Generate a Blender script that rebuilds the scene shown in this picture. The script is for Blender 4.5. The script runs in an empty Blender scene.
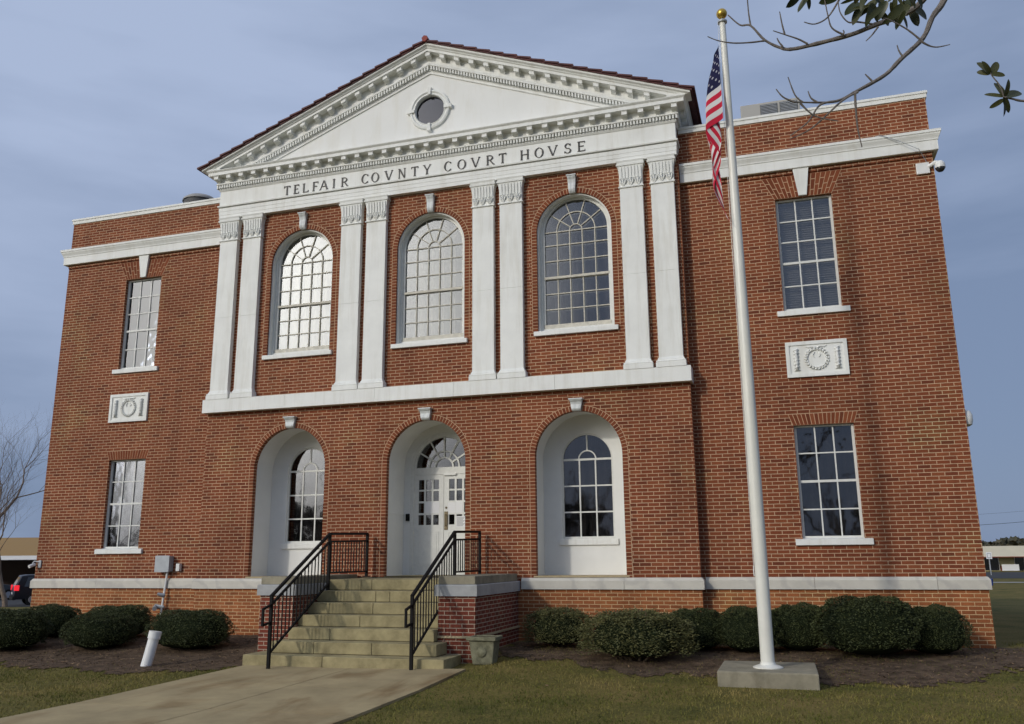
import bpy, bmesh, math, random
import numpy as np
from mathutils import Vector, Matrix
from mathutils.geometry import tessellate_polygon
R = math.radians
PI = math.pi
scn = bpy.context.scene
COL = scn.collection

# ------------------------------------------------------------------ camera
CAM = (6.8678, -16.2181, 1.4988); YAW, PITCH, ROLL, FPX = 0.3013, 0.2256, -0.0086, 860.2023
def cam_axes():
    cy, sy = math.cos(YAW), math.sin(YAW); cp, sp = math.cos(PITCH), math.sin(PITCH)
    f = Vector((-sy*cp, cy*cp, sp)); r = Vector((cy, sy, 0)); u = r.cross(f)
    c, s = math.cos(ROLL), math.sin(ROLL)
    return r*c+u*s, u*c-r*s, f
CR, CU, CF = cam_axes()
cd = bpy.data.cameras.new('camera'); cam = bpy.data.objects.new('camera', cd); COL.objects.link(cam)
cd.sensor_width = 36; cd.lens = FPX/1024*36; cd.clip_end = 3000; cd.clip_start = 0.05
M3 = Matrix((CR, CU, -CF)).transposed()
cam.matrix_world = Matrix.Translation(CAM) @ M3.to_4x4()
scn.camera = cam
def at(x, y, d):            # a point seen at (x, y) in the photo, d metres deep
    return Vector(CAM) + (CF + CR*((x-512)/FPX) - CU*((y-362)/FPX))*d

# ------------------------------------------------------------------ light
SUN = Vector((-0.60, -1.0, 0.55)).normalized()          # towards the sun
SUN_EL = math.asin(SUN.z); SUN_AZ = math.atan2(SUN.x, SUN.y)
w = bpy.data.worlds.new('World'); scn.world = w; w.use_nodes = True
nt = w.node_tree; N = nt.nodes; L = nt.links
bg = N['Background']; bg.inputs[1].default_value = 0.15
sky = N.new('ShaderNodeTexSky'); sky.sky_type = 'NISHITA'; sky.sun_disc = False
sky.sun_elevation = SUN_EL; sky.sun_rotation = SUN_AZ; sky.air_density = 1.0; sky.dust_density = 1.5; sky.ozone_density = 2.0
geo = N.new('ShaderNodeTexCoord')
mp = N.new('ShaderNodeMapping'); mp.inputs['Scale'].default_value = (1.0, 1.0, 4.5); L.new(geo.outputs['Generated'], mp.inputs[0])
n1 = N.new('ShaderNodeTexNoise'); n1.inputs['Scale'].default_value = 2.3; n1.inputs['Detail'].default_value = 5; n1.inputs['Roughness'].default_value = .5
L.new(mp.outputs[0], n1.inputs['Vector'])
rmp = N.new('ShaderNodeValToRGB'); rmp.color_ramp.elements[0].position = .12; rmp.color_ramp.elements[1].position = .66
rmp.color_ramp.elements[0].color = (2.65, 3.55, 5.5, 1); rmp.color_ramp.elements[1].color = (5.6, 6.75, 9.3, 1)
nrm0 = N.new('ShaderNodeVectorMath'); nrm0.operation = 'NORMALIZE'; L.new(geo.outputs['Generated'], nrm0.inputs[0])
dd = N.new('ShaderNodeVectorMath'); dd.operation = 'DOT_PRODUCT'; dd.inputs[1].default_value = (-.34, -.10, 1.0); L.new(nrm0.outputs[0], dd.inputs[0])
t1 = N.new('ShaderNodeMath'); t1.operation = 'MULTIPLY_ADD'; L.new(n1.outputs['Fac'], t1.inputs[0]); t1.inputs[1].default_value = .9; t1.inputs[2].default_value = -.47
t2 = N.new('ShaderNodeMath'); t2.operation = 'ADD'; L.new(dd.outputs['Value'], t2.inputs[0]); L.new(t1.outputs[0], t2.inputs[1])
L.new(t2.outputs[0], rmp.inputs[0])
mx = N.new('ShaderNodeMix'); mx.data_type = 'RGBA'; mx.inputs[0].default_value = 0.90
L.new(sky.outputs[0], mx.inputs[6]); L.new(rmp.outputs[0], mx.inputs[7])
# thin veil of cloud that glows round the sun
nrm = N.new('ShaderNodeVectorMath'); nrm.operation = 'NORMALIZE'; L.new(geo.outputs['Generated'], nrm.inputs[0])
dt = N.new('ShaderNodeVectorMath'); dt.operation = 'DOT_PRODUCT'; dt.inputs[1].default_value = Vector((-.70, -1, .40)).normalized(); L.new(nrm.outputs[0], dt.inputs[0])
mr = N.new('ShaderNodeMapRange'); mr.inputs[1].default_value = math.cos(R(23)); mr.inputs[2].default_value = 1; mr.inputs[3].default_value = 0; mr.inputs[4].default_value = 1
L.new(dt.outputs['Value'], mr.inputs[0])
pw = N.new('ShaderNodeMath'); pw.operation = 'POWER'; pw.inputs[1].default_value = 1.7; L.new(mr.outputs[0], pw.inputs[0])
ms = N.new('ShaderNodeMath'); ms.operation = 'MULTIPLY'; ms.inputs[1].default_value = 66; L.new(pw.outputs[0], ms.inputs[0])
gl = N.new('ShaderNodeVectorMath'); gl.operation = 'SCALE'; gl.inputs[0].default_value = (1, .95, .84); L.new(ms.outputs[0], gl.inputs['Scale'])
ad = N.new('ShaderNodeVectorMath'); ad.operation = 'ADD'; L.new(mx.outputs[2], ad.inputs[0]); L.new(gl.outputs[0], ad.inputs[1])
L.new(ad.outputs[0], bg.inputs[0])

sd = bpy.data.lights.new('sun', 'SUN'); sd.energy = 2.25; sd.angle = R(3); sd.color = (1, .94, .84)
so = bpy.data.objects.new('sun', sd); COL.objects.link(so); so.rotation_euler = (-SUN).to_track_quat('-Z', 'Y').to_euler()
scn.view_settings.view_transform = 'Standard'; scn.view_settings.look = 'None'; scn.view_settings.exposure = -0.95
scn.view_settings.gamma = 1; scn.view_settings.use_curve_mapping = False

# ------------------------------------------------------------------ materials
def mat(name, color, rough=.7, spec=.3, metal=0, noise=None, bump=None, coord='Object'):
    """noise=(scale, amount, detail) brightness mottling in the paint/stone itself; bump=(scale, strength, distance)"""
    m = bpy.data.materials.new(name); m.use_nodes = True; n = m.node_tree.nodes; l = m.node_tree.links
    b = n['Principled BSDF']; b.inputs['Base Color'].default_value = (*color, 1); b.inputs['Roughness'].default_value = rough
    b.inputs['Specular IOR Level'].default_value = spec; b.inputs['Metallic'].default_value = metal
    tc = n.new('ShaderNodeTexCoord')
    if noise:
        t = n.new('ShaderNodeTexNoise'); t.inputs['Scale'].default_value = noise[0]; t.inputs['Detail'].default_value = noise[2]; t.inputs['Roughness'].default_value = .65
        l.new(tc.outputs[coord], t.inputs['Vector'])
        r = n.new('ShaderNodeMapRange'); r.inputs[1].default_value = .3; r.inputs[2].default_value = .7; r.inputs[3].default_value = 1-noise[1]; r.inputs[4].default_value = 1+noise[1]
        l.new(t.outputs['Fac'], r.inputs[0])
        v = n.new('ShaderNodeVectorMath'); v.operation = 'SCALE'; v.inputs[0].default_value = color; l.new(r.outputs[0], v.inputs['Scale'])
        l.new(v.outputs[0], b.inputs['Base Color'])
    if bump:
        t = n.new('ShaderNodeTexNoise'); t.inputs['Scale'].default_value = bump[0]; t.inputs['Detail'].default_value = 4; l.new(tc.outputs[coord], t.inputs['Vector'])
        bp = n.new('ShaderNodeBump'); bp.inputs['Strength'].default_value = bump[1]; bp.inputs['Distance'].default_value = bump[2]
        l.new(t.outputs['Fac'], bp.inputs['Height']); l.new(bp.outputs[0], b.inputs['Normal'])
    return m
def M_(n, l, op, a, b=None, c=None):
    x = n.new('ShaderNodeMath'); x.operation = op
    for i, v in enumerate((a, b, c)):
        if v is None: continue
        if isinstance(v, (int, float)): x.inputs[i].default_value = v
        else: l.new(v, x.inputs[i])
    return x.outputs[0]

def brick_mat(name, cols, mortar, bw=.2127, bh=.0677, mo=.0122, running=True, stain=None, dark=1.0):
    m = bpy.data.materials.new(name); m.use_nodes = True; n = m.node_tree.nodes; l = m.node_tree.links
    b = n['Principled BSDF']; b.inputs['Roughness'].default_value = .85; b.inputs['Specular IOR Level'].default_value = .2
    uv = n.new('ShaderNodeUVMap'); uv.uv_map = 'UVMap'
    # slight waviness so that joints are not ruler-straight
    wn = n.new('ShaderNodeTexNoise'); wn.inputs['Scale'].default_value = 9; wn.inputs['Detail'].default_value = 2; l.new(uv.outputs[0], wn.inputs['Vector'])
    wsub = n.new('ShaderNodeVectorMath'); wsub.operation = 'SUBTRACT'; l.new(wn.outputs['Color'], wsub.inputs[0]); wsub.inputs[1].default_value = (.5, .5, .5)
    wsc = n.new('ShaderNodeVectorMath'); wsc.operation = 'SCALE'; l.new(wsub.outputs[0], wsc.inputs[0]); wsc.inputs['Scale'].default_value = .006
    wad = n.new('ShaderNodeVectorMath'); wad.operation = 'ADD'; l.new(uv.outputs[0], wad.inputs[0]); l.new(wsc.outputs[0], wad.inputs[1])
    sx = n.new('ShaderNodeSeparateXYZ'); l.new(wad.outputs[0], sx.inputs[0])
    rv = M_(n, l, 'DIVIDE', sx.outputs[1], bh); row = M_(n, l, 'FLOOR', rv)
    ru = M_(n, l, 'DIVIDE', sx.outputs[0], bw)
    if running:
        par = M_(n, l, 'PINGPONG', row, 1.0)
        ru = M_(n, l, 'ADD', ru, M_(n, l, 'MULTIPLY', par, .5))
    # jitter of the head joints per row
    wnr = n.new('ShaderNodeTexWhiteNoise'); wnr.noise_dimensions = '1D'; l.new(row, wnr.inputs['W'])
    ru = M_(n, l, 'ADD', ru, M_(n, l, 'MULTIPLY', wnr.outputs['Value'], .08))
    colm = M_(n, l, 'FLOOR', ru)
    fu = M_(n, l, 'MULTIPLY', M_(n, l, 'SUBTRACT', ru, colm), bw)
    fv = M_(n, l, 'MULTIPLY', M_(n, l, 'SUBTRACT', rv, row), bh)
    du = M_(n, l, 'MINIMUM', fu, M_(n, l, 'SUBTRACT', bw, fu))
    dv = M_(n, l, 'MINIMUM', fv, M_(n, l, 'SUBTRACT', bh, fv))
    d = M_(n, l, 'MINIMUM', du, dv)
    mk = n.new('ShaderNodeMapRange'); mk.inputs[1].default_value = mo*.5-.0015; mk.inputs[2].default_value = mo*.5+.0015; l.new(d, mk.inputs[0])
    cx = n.new('ShaderNodeCombineXYZ'); l.new(colm, cx.inputs[0]); l.new(row, cx.inputs[1])
    wh = n.new('ShaderNodeTexWhiteNoise'); wh.noise_dimensions = '2D'; l.new(cx.outputs[0], wh.inputs['Vector'])
    rp = n.new('ShaderNodeValToRGB'); el = rp.color_ramp.elements; cols = [(c[0]*.96, c[1]*.86, c[2]*.80) for c in cols]
    el[0].position = 0; el[0].color = (*cols[0], 1); el[1].position = 1; el[1].color = (*cols[-1], 1)
    for i, c in enumerate(cols[1:-1]):
        e = el.new((i+1)/(len(cols)-1)); e.color = (*c, 1)
    l.new(wh.outputs['Value'], rp.inputs[0])
    # broad weathering
    n2 = n.new('ShaderNodeTexNoise'); n2.inputs['Scale'].default_value = .55; n2.inputs['Detail'].default_value = 6; n2.inputs['Roughness'].default_value = .62; l.new(uv.outputs[0], n2.inputs['Vector'])
    mr2 = n.new('ShaderNodeMapRange'); mr2.inputs[1].default_value = .3; mr2.inputs[2].default_value = .7; mr2.inputs[3].default_value = .80*dark; mr2.inputs[4].default_value = 1.2*dark; l.new(n2.outputs['Fac'], mr2.inputs[0])
    n3 = n.new('ShaderNodeTexNoise'); n3.inputs['Scale'].default_value = 60; n3.inputs['Detail'].default_value = 3; l.new(uv.outputs[0], n3.inputs['Vector'])
    mr3 = n.new('ShaderNodeMapRange'); mr3.inputs[1].default_value = .3; mr3.inputs[2].default_value = .7; mr3.inputs[3].default_value = .85; mr3.inputs[4].default_value = 1.15; l.new(n3.outputs['Fac'], mr3.inputs[0])
    sc = n.new('ShaderNodeMix'); sc.data_type = 'RGBA'; sc.inputs[6].default_value = (*mortar, 1)
    l.new(mk.outputs[0], sc.inputs[0]); l.new(rp.outputs[0], sc.inputs[7])
    v = n.new('ShaderNodeVectorMath'); v.operation = 'SCALE'; l.new(sc.outputs[2], v.inputs[0]); l.new(M_(n, l, 'MULTIPLY', mr2.outputs[0], mr3.outputs[0]), v.inputs['Scale'])
    st_ = n.new('ShaderNodeMapping'); st_.inputs['Scale'].default_value = (2.6, .22, 1); l.new(uv.outputs[0], st_.inputs[0])
    n5 = n.new('ShaderNodeTexNoise'); n5.inputs['Scale'].default_value = 1.0; n5.inputs['Detail'].default_value = 5; n5.inputs['Roughness'].default_value = .6; l.new(st_.outputs[0], n5.inputs['Vector'])
    mr5 = n.new('ShaderNodeMapRange'); mr5.inputs[1].default_value = .36; mr5.inputs[2].default_value = .56; mr5.inputs[3].default_value = .87; mr5.inputs[4].default_value = 1.04; l.new(n5.outputs['Fac'], mr5.inputs[0])
    v5 = n.new('ShaderNodeVectorMath'); v5.operation = 'SCALE'; l.new(v.outputs[0], v5.inputs[0]); l.new(mr5.outputs[0], v5.inputs['Scale'])
    last = v5.outputs[0]
    # patches where the brick has bleached towards orange-brown
    n4 = n.new('ShaderNodeTexNoise'); n4.inputs['Scale'].default_value = .9; n4.inputs['Detail'].default_value = 5; l.new(uv.outputs[0], n4.inputs['Vector'])
    mr4 = n.new('ShaderNodeMapRange'); mr4.inputs[1].default_value = .56; mr4.inputs[2].default_value = .72; mr4.inputs[3].default_value = 0; mr4.inputs[4].default_value = .8; l.new(n4.outputs['Fac'], mr4.inputs[0])
    hx = n.new('ShaderNodeMix'); hx.data_type = 'RGBA'; hx.blend_type = 'MULTIPLY'; hx.inputs[7].default_value = (1.12, 1.38, 1.25, 1); l.new(mr4.outputs[0], hx.inputs[0]); l.new(last, hx.inputs[6])
    l.new(hx.outputs[2], b.inputs['Base Color'])
    bp = n.new('ShaderNodeBump'); bp.inputs['Strength'].default_value = .7; bp.inputs['Distance'].default_value = .006
    l.new(M_(n, l, 'ADD', mk.outputs[0], M_(n, l, 'MULTIPLY', n3.outputs['Fac'], .4)), bp.inputs['Height']); l.new(bp.outputs[0], b.inputs['Normal'])
    return m

BR = [(.130, .040, .021), (.185, .055, .026), (.21, .066, .030), (.235, .080, .036), (.18, .053, .025), (.215, .068, .031), (.19, .060, .028)]
MORT = (.49, .325, .205)
m_brick = brick_mat('red_brick', BR, MORT)
m_brick_base = brick_mat('base_brick', [(.21, .078, .032), (.30, .110, .042), (.33, .13, .052), (.25, .09, .038)], (.52, .35, .19))
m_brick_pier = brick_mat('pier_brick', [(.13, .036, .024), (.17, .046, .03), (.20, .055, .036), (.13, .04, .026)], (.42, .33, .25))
m_arch_brick = brick_mat('arch_brick', BR, MORT, bw=.0677, bh=.5, mo=.012, running=False)
m_white = mat('white_painted_trim', (.77, .775, .74), .55, .3, noise=(1.6, .06, 6), bump=(25, .08, .003))
def grime(m, sc=(5, 5, .45), lo=.88):
    n = m.node_tree.nodes; l = m.node_tree.links; b = n['Principled BSDF']; src = b.inputs['Base Color'].links[0].from_socket
    tc = n.new('ShaderNodeTexCoord'); mp_ = n.new('ShaderNodeMapping'); mp_.inputs['Scale'].default_value = sc; l.new(tc.outputs['Object'], mp_.inputs[0])
    no = n.new('ShaderNodeTexNoise'); no.inputs['Scale'].default_value = 1.3; no.inputs['Detail'].default_value = 6; no.inputs['Roughness'].default_value = .65; l.new(mp_.outputs[0], no.inputs['Vector'])
    r = n.new('ShaderNodeValToRGB'); e = r.color_ramp.elements; e[0].position = .30; e[0].color = (lo, lo*.985, lo*.95, 1); e[1].position = .52; e[1].color = (1, 1, 1, 1); l.new(no.outputs['Fac'], r.inputs[0])
    x = n.new('ShaderNodeMix'); x.data_type = 'RGBA'; x.blend_type = 'MULTIPLY'; x.inputs[0].default_value = 1; l.new(src, x.inputs[6]); l.new(r.outputs[0], x.inputs[7]); l.new(x.outputs[2], b.inputs['Base Color'])
grime(m_white)
m_white2 = mat('white_window_paint', (.68, .68, .64), .45, .4, noise=(12, .07, 4))
m_worn = mat('weathered_window_paint', (.55, .52, .44), .6, .3, noise=(14, .22, 6))
m_niche = mat('white_plaster', (.76, .76, .73), .8, .2, noise=(1.3, .05, 5), bump=(14, .1, .003))
m_silver = mat('grey_keystone_paint', (.60, .62, .61), .5, .4, noise=(9, .12, 4))
m_tymp = mat('tympanum_plaster', (.80, .80, .77), .8, .2, noise=(.8, .035, 5))
def marble():
    m = mat('veined_marble', (.55, .52, .45), .45, .4, noise=(2.2, .10, 8))
    n = m.node_tree.nodes; l = m.node_tree.links; b = n['Principled BSDF']
    src = b.inputs['Base Color'].links[0].from_socket
    tc = n.new('ShaderNodeTexCoord'); wv = n.new('ShaderNodeTexWave'); wv.inputs['Scale'].default_value = .9; wv.inputs['Distortion'].default_value = 11; wv.inputs['Detail'].default_value = 5; wv.bands_direction = 'DIAGONAL'
    l.new(tc.outputs['Object'], wv.inputs['Vector'])
    mr = n.new('ShaderNodeMapRange'); mr.inputs[1].default_value = .75; mr.inputs[2].default_value = 1; mr.inputs[3].default_value = 0; mr.inputs[4].default_value = .5; l.new(wv.outputs['Fac'], mr.inputs[0])
    x = n.new('ShaderNodeMix'); x.data_type = 'RGBA'; x.blend_type = 'MULTIPLY'; x.inputs[7].default_value = (.72, .72, .76, 1); l.new(mr.outputs[0], x.inputs[0]); l.new(src, x.inputs[6]); l.new(x.outputs[2], b.inputs['Base Color'])
    return m
m_marble = marble()
m_marble_shaded = mat('shaded_marble', (.33, .335, .335), .6, .3, noise=(3, .2, 8))  # grey copy of the marble, with the shade on the pier bands coloured in
m_stone = mat('yellowed_stone_step', (.31, .265, .145), .85, .2, noise=(3.5, .28, 9), bump=(40, .3, .006))
m_sill_stone = mat('tan_stone', (.42, .34, .21), .8, .2, noise=(5, .15, 6))
m_conc = mat('weathered_concrete', (.27, .245, .18), .9, .15, noise=(2.6, .25, 9), bump=(50, .3, .006))
m_tile = mat('dark_maroon_roof_tile', (.085, .022, .022), .6, .35, noise=(4, .4, 4), bump=(12, .4, .01))
m_ridge = mat('red_ridge_tile', (.24, .04, .03), .6, .3, noise=(5, .2, 4))
m_black = mat('black_painted_iron', (.006, .0055, .006), .6, .15)
m_letter = mat('bronze_letter', (.035, .03, .028), .5, .4)
m_joint_shade = mat('dark_joint_and_shade', (.10, .085, .06), .95, .1)
m_pole = mat('white_flagpole_paint', (.72, .71, .64), .38, .5, noise=(3, .05, 5))
m_gold = mat('gilded_ball', (.55, .36, .07), .35, .5, metal=.8)
m_galv = mat('galvanised_grey', (.36, .38, .40), .5, .4, metal=.2, noise=(8, .08, 3))
m_pvc = mat('white_plastic', (.72, .72, .70), .4, .4, noise=(6, .06, 4))
m_lens = mat('dark_lens', (.03, .03, .035), .1, .6)
m_dark = mat('dark_interior', (.03, .028, .027), .9, .1)
m_paper = mat('white_paper', (.75, .75, .75), .8, .1)
m_brass = mat('brass_plate', (.15, .12, .07), .4, .5, metal=.6)
m_plate = mat('light_metal_plate', (.75, .75, .72), .35, .5)
m_planter = mat('mossy_concrete', (.17, .165, .11), .95, .1, noise=(9, .4, 8), bump=(30, .5, .01))
m_roofing = mat('flat_roofing', (.2, .2, .2), .9, .1, noise=(2, .1, 4))

grime(m_conc, (3, 3, 1.2), .72); grime(m_stone, (2.5, 2.5, 2.5), .75); grime(m_pole, (4, 4, .25), .96); grime(m_tymp, (3, 3, .6), .93)
def glass_mat(name, tint, fac0, rough=.02, wav=.0):
    m = bpy.data.materials.new(name); m.use_nodes = True; n = m.node_tree.nodes; l = m.node_tree.links
    n.remove(n['Principled BSDF']); out = n['Material Output']
    t = n.new('ShaderNodeBsdfTransparent'); t.inputs[0].default_value = (*tint, 1)
    g = n.new('ShaderNodeBsdfGlossy'); g.inputs['Roughness'].default_value = rough; g.inputs[0].default_value = (.93, .95, 1, 1)
    fr = n.new('ShaderNodeFresnel'); fr.inputs[0].default_value = 1.5
    mr = n.new('ShaderNodeMapRange'); mr.inputs[1].default_value = 0.03; mr.inputs[2].default_value = 1; mr.inputs[3].default_value = fac0; mr.inputs[4].default_value = 1; l.new(fr.outputs[0], mr.inputs[0])
    mx = n.new('ShaderNodeMixShader'); l.new(mr.outputs[0], mx.inputs[0]); l.new(t.outputs[0], mx.inputs[1]); l.new(g.outputs[0], mx.inputs[2]); l.new(mx.outputs[0], out.inputs[0])
    tc = n.new('ShaderNodeTexCoord'); no = n.new('ShaderNodeTexNoise'); no.inputs['Scale'].default_value = 2.2; no.inputs['Detail'].default_value = 2; l.new(tc.outputs['Object'], no.inputs['Vector'])
    bp = n.new('ShaderNodeBump'); bp.inputs['Strength'].default_value = wav; bp.inputs['Distance'].default_value = .02; l.new(no.outputs['Fac'], bp.inputs['Height']); l.new(bp.outputs[0], g.inputs['Normal']); 
    return m
m_glass = glass_mat('window_glass', (.82, .83, .82), .075, .02, .05)
m_glass_low = glass_mat('dark_window_glass', (.55, .55, .55), .075, .03, .10)
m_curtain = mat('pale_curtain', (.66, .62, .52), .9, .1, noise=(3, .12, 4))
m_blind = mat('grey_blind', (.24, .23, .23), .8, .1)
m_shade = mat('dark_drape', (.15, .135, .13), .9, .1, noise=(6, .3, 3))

# ------------------------------------------------------------------ mesh helpers
class MB:
    def __init__(s): s.v = []; s.f = []; s.uv = {}
    def add(s, vs, fs, uvs=None):
        k = len(s.v); s.v += [tuple(p) for p in vs]
        for i, f in enumerate(fs):
            if uvs: s.uv[len(s.f)] = [uvs[j] for j in f]
            s.f.append([j+k for j in f])
    def box(s, x0, x1, y0, y1, z0, z1):
        s.add([(x0,y0,z0),(x1,y0,z0),(x1,y1,z0),(x0,y1,z0),(x0,y0,z1),(x1,y0,z1),(x1,y1,z1),(x0,y1,z1)],
              [(0,3,2,1),(4,5,6,7),(0,1,5,4),(1,2,6,5),(2,3,7,6),(3,0,4,7)]); return s
    def hexa(s, b, t):       # bottom quad, top quad (ccw seen from above)
        s.add(list(b)+list(t), [(0,3,2,1),(4,5,6,7),(0,1,5,4),(1,2,6,5),(2,3,7,6),(3,0,4,7)]); return s
    def plate(s, outer, holes, y0, y1):   # outer/holes: lists of (x,z); front face at y0 looking to -Y
        loops = [outer]+list(holes)
        fl = [p for lp in loops for p in lp]
        tri = tessellate_polygon([[Vector((p[0], p[1], 0)) for p in lp] for lp in loops])
        n = len(fl); vs = [(p[0], y0, p[1]) for p in fl]+[(p[0], y1, p[1]) for p in fl]
        fs = []
        for a, b, c in tri:
            ar = (fl[b][0]-fl[a][0])*(fl[c][1]-fl[a][1])-(fl[c][0]-fl[a][0])*(fl[b][1]-fl[a][1])
            if abs(ar) < 1e-12: continue
            if ar < 0: a, b, c = a, c, b
            fs.append((a, b, c)); fs.append((a+n, c+n, b+n))
        k = 0
        for li, lp in enumerate(loops):
            m = len(lp)
            area = sum(lp[i][0]*lp[(i+1) % m][1]-lp[(i+1) % m][0]*lp[i][1] for i in range(m))
            for i in range(m):
                a, b = k+i, k+(i+1) % m
                if (area > 0) == (li == 0): fs.append((b, a, a+n, b+n))
                else: fs.append((a, b, b+n, a+n))
            k += m
        s.add(vs, fs); return s
    def tube(s, pts, rad, n=8, cap=True):
        pts = [Vector(p) for p in pts]; rr = rad if isinstance(rad, (list, tuple)) else [rad]*len(pts)
        rings = []; prev = None
        for i, p in enumerate(pts):
            t = (pts[min(i+1, len(pts)-1)]-pts[max(i-1, 0)]).normalized()
            if prev is None: a = t.orthogonal().normalized()
            else:
                a = prev-t*prev.dot(t)
                a = a.normalized() if a.length > 1e-6 else t.orthogonal().normalized()
            prev = a; b = t.cross(a)
            rings.append([p+(a*math.cos(2*PI*j/n)+b*math.sin(2*PI*j/n))*rr[i] for j in range(n)])
        vs = [q for r_ in rings for q in r_]; fs = []
        for i in range(len(pts)-1):
            for j in range(n): fs.append((i*n+j, i*n+(j+1) % n, (i+1)*n+(j+1) % n, (i+1)*n+j))
        if cap: fs.append(tuple(reversed(range(n)))); fs.append(tuple((len(pts)-1)*n+j for j in range(n)))
        s.add(vs, fs); return s
    def lathe(s, prof, c=(0,0,0), n=24, axis='z'):   # prof (r, h)
        vs = []
        for r_, h in prof:
            for j in range(n):
                a = 2*PI*j/n
                p = (r_*math.cos(a), r_*math.sin(a), h) if axis == 'z' else (r_*math.cos(a), -h, r_*math.sin(a))
                vs.append((c[0]+p[0], c[1]+p[1], c[2]+p[2]))
        fs = []
        for i in range(len(prof)-1):
            for j in range(n): fs.append((i*n+j, i*n+(j+1) % n, (i+1)*n+(j+1) % n, (i+1)*n+j))
        fs.append(tuple(reversed(range(n)))); fs.append(tuple((len(prof)-1)*n+j for j in range(n)))
        s.add(vs, fs); return s
    def sweep(s, prof, path):   # prof closed list of (out, z); path in plan (x,y); outward = right of travel ... towards -Y for +X travel
        P = [Vector((a, b)) for a, b in path]; m = len(prof); vs = []
        for i, p in enumerate(P):
            def nr(a, b):
                d = (b-a).normalized(); return Vector((d.y, -d.x))
            if i == 0: o = nr(P[0], P[1])
            elif i == len(P)-1: o = nr(P[-2], P[-1])
            else:
                a, b = nr(P[i-1], p), nr(p, P[i+1]); o = (a+b); o = o/o.dot(a)
            for q in prof: vs.append((p.x+o.x*q[0], p.y+o.y*q[0], q[1]))
        fs = []
        for i in range(len(P)-1):
            for j in range(m): fs.append((i*m+j, (i+1)*m+j, (i+1)*m+(j+1) % m, i*m+(j+1) % m))
        fs.append(tuple(range(m))); fs.append(tuple(reversed([(len(P)-1)*m+j for j in range(m)])))
        s.add(vs, fs); return s
    def build(s, name, material, parent=None, smooth=False, bevel=0, clip=None):
        off = Vector((0, 0, 0)); q = parent
        while q is not None: off += q.location; q = q.parent
        me = bpy.data.meshes.new(name)
        me.from_pydata([tuple(Vector(p)-off) for p in s.v], [], s.f); me.update()
        bm = bmesh.new(); bm.from_mesh(me)
        if clip is not None:
            bmesh.ops.bisect_plane(bm, geom=bm.verts[:]+bm.edges[:]+bm.faces[:], plane_co=(0, 0, clip-off.z), plane_no=(0, 0, 1), clear_inner=True)
            ed = [e for e in bm.edges if e.is_boundary]
            if ed: bmesh.ops.holes_fill(bm, edges=ed)
        if not s.uv: bmesh.ops.recalc_face_normals(bm, faces=bm.faces[:])
        if bevel:
            bmesh.ops.remove_doubles(bm, verts=bm.verts[:], dist=1e-5)
            es = [e for e in bm.edges if e.is_manifold and e.calc_face_angle(0) > .6]
            bmesh.ops.bevel(bm, geom=es, offset=bevel, segments=2, affect='EDGES', profile=.6, clamp_overlap=True)
        bm.to_mesh(me); bm.free()
        ul = me.uv_layers.new(name='UVMap'); nn = len(me.loops); uvs = np.zeros((nn, 2), 'f')
        for p in me.polygons:
            custom = s.uv.get(p.index) if (s.uv and not bevel and clip is None) else None
            nx, ny, nz = (abs(c) for c in p.normal)
            for k, li in enumerate(p.loop_indices):
                if custom: uvs[li] = custom[k]; continue
                c = me.vertices[me.loops[li].vertex_index].co+off
                if ny >= nx and ny >= nz: uvs[li] = (c.x, c.z)
                elif nx >= nz: uvs[li] = (c.y+.11, c.z)
                else: uvs[li] = (c.x, c.y)
        ul.data.foreach_set('uv', uvs.ravel())
        if smooth: me.polygons.foreach_set('use_smooth', [True]*len(me.polygons))
        if smooth == 'auto':
            try: me.set_sharp_from_angle(angle=R(35))
            except Exception: pass
        me.materials.append(material)
        o = bpy.data.objects.new(name, me); COL.objects.link(o)
        if parent is not None: o.parent = parent
        return o

def arch(cx, zs, r, z0, n=28):     # closed outline: round arch opening down to z0
    pts = [(cx-r, z0), (cx+r, z0)]
    pts += [(cx+r*math.cos(PI*i/n), zs+r*math.sin(PI*i/n)) for i in range(n+1)]
    return pts
def rect(x0, x1, z0, z1): return [(x0, z0), (x1, z0), (x1, z1), (x0, z1)]
def empty(name, loc=(0, 0, 0)):
    o = bpy.data.objects.new(name, None); COL.objects.link(o); o.location = loc; o.empty_display_size = .2; return o
def tag(o, label, cat, group=None, kind=None):
    o['label'] = label; o['category'] = cat
    if group: o['group'] = group
    if kind: o['kind'] = kind
    return o
def struct(o, label=None, cat=None):
    o['kind'] = 'structure'
    if label: o['label'] = label
    if cat: o['category'] = cat
    return o

def sstep(t): t = max(0, min(1, t)); return t*t*(3-2*t)
def gz(x, y):
    a = 0.0
    if y < -.6: a = -.2*sstep((-.6-y)/2.6)
    if y < -3: a -= .05*sstep((-3-y)/4)
    a += .09*math.exp(-((x-2.7)/.8)**2-((y+2.8)/1.0)**2)
    r_ = math.hypot(x, y+5)
    a -= .75*sstep((r_-13)/35)
    return a

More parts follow.
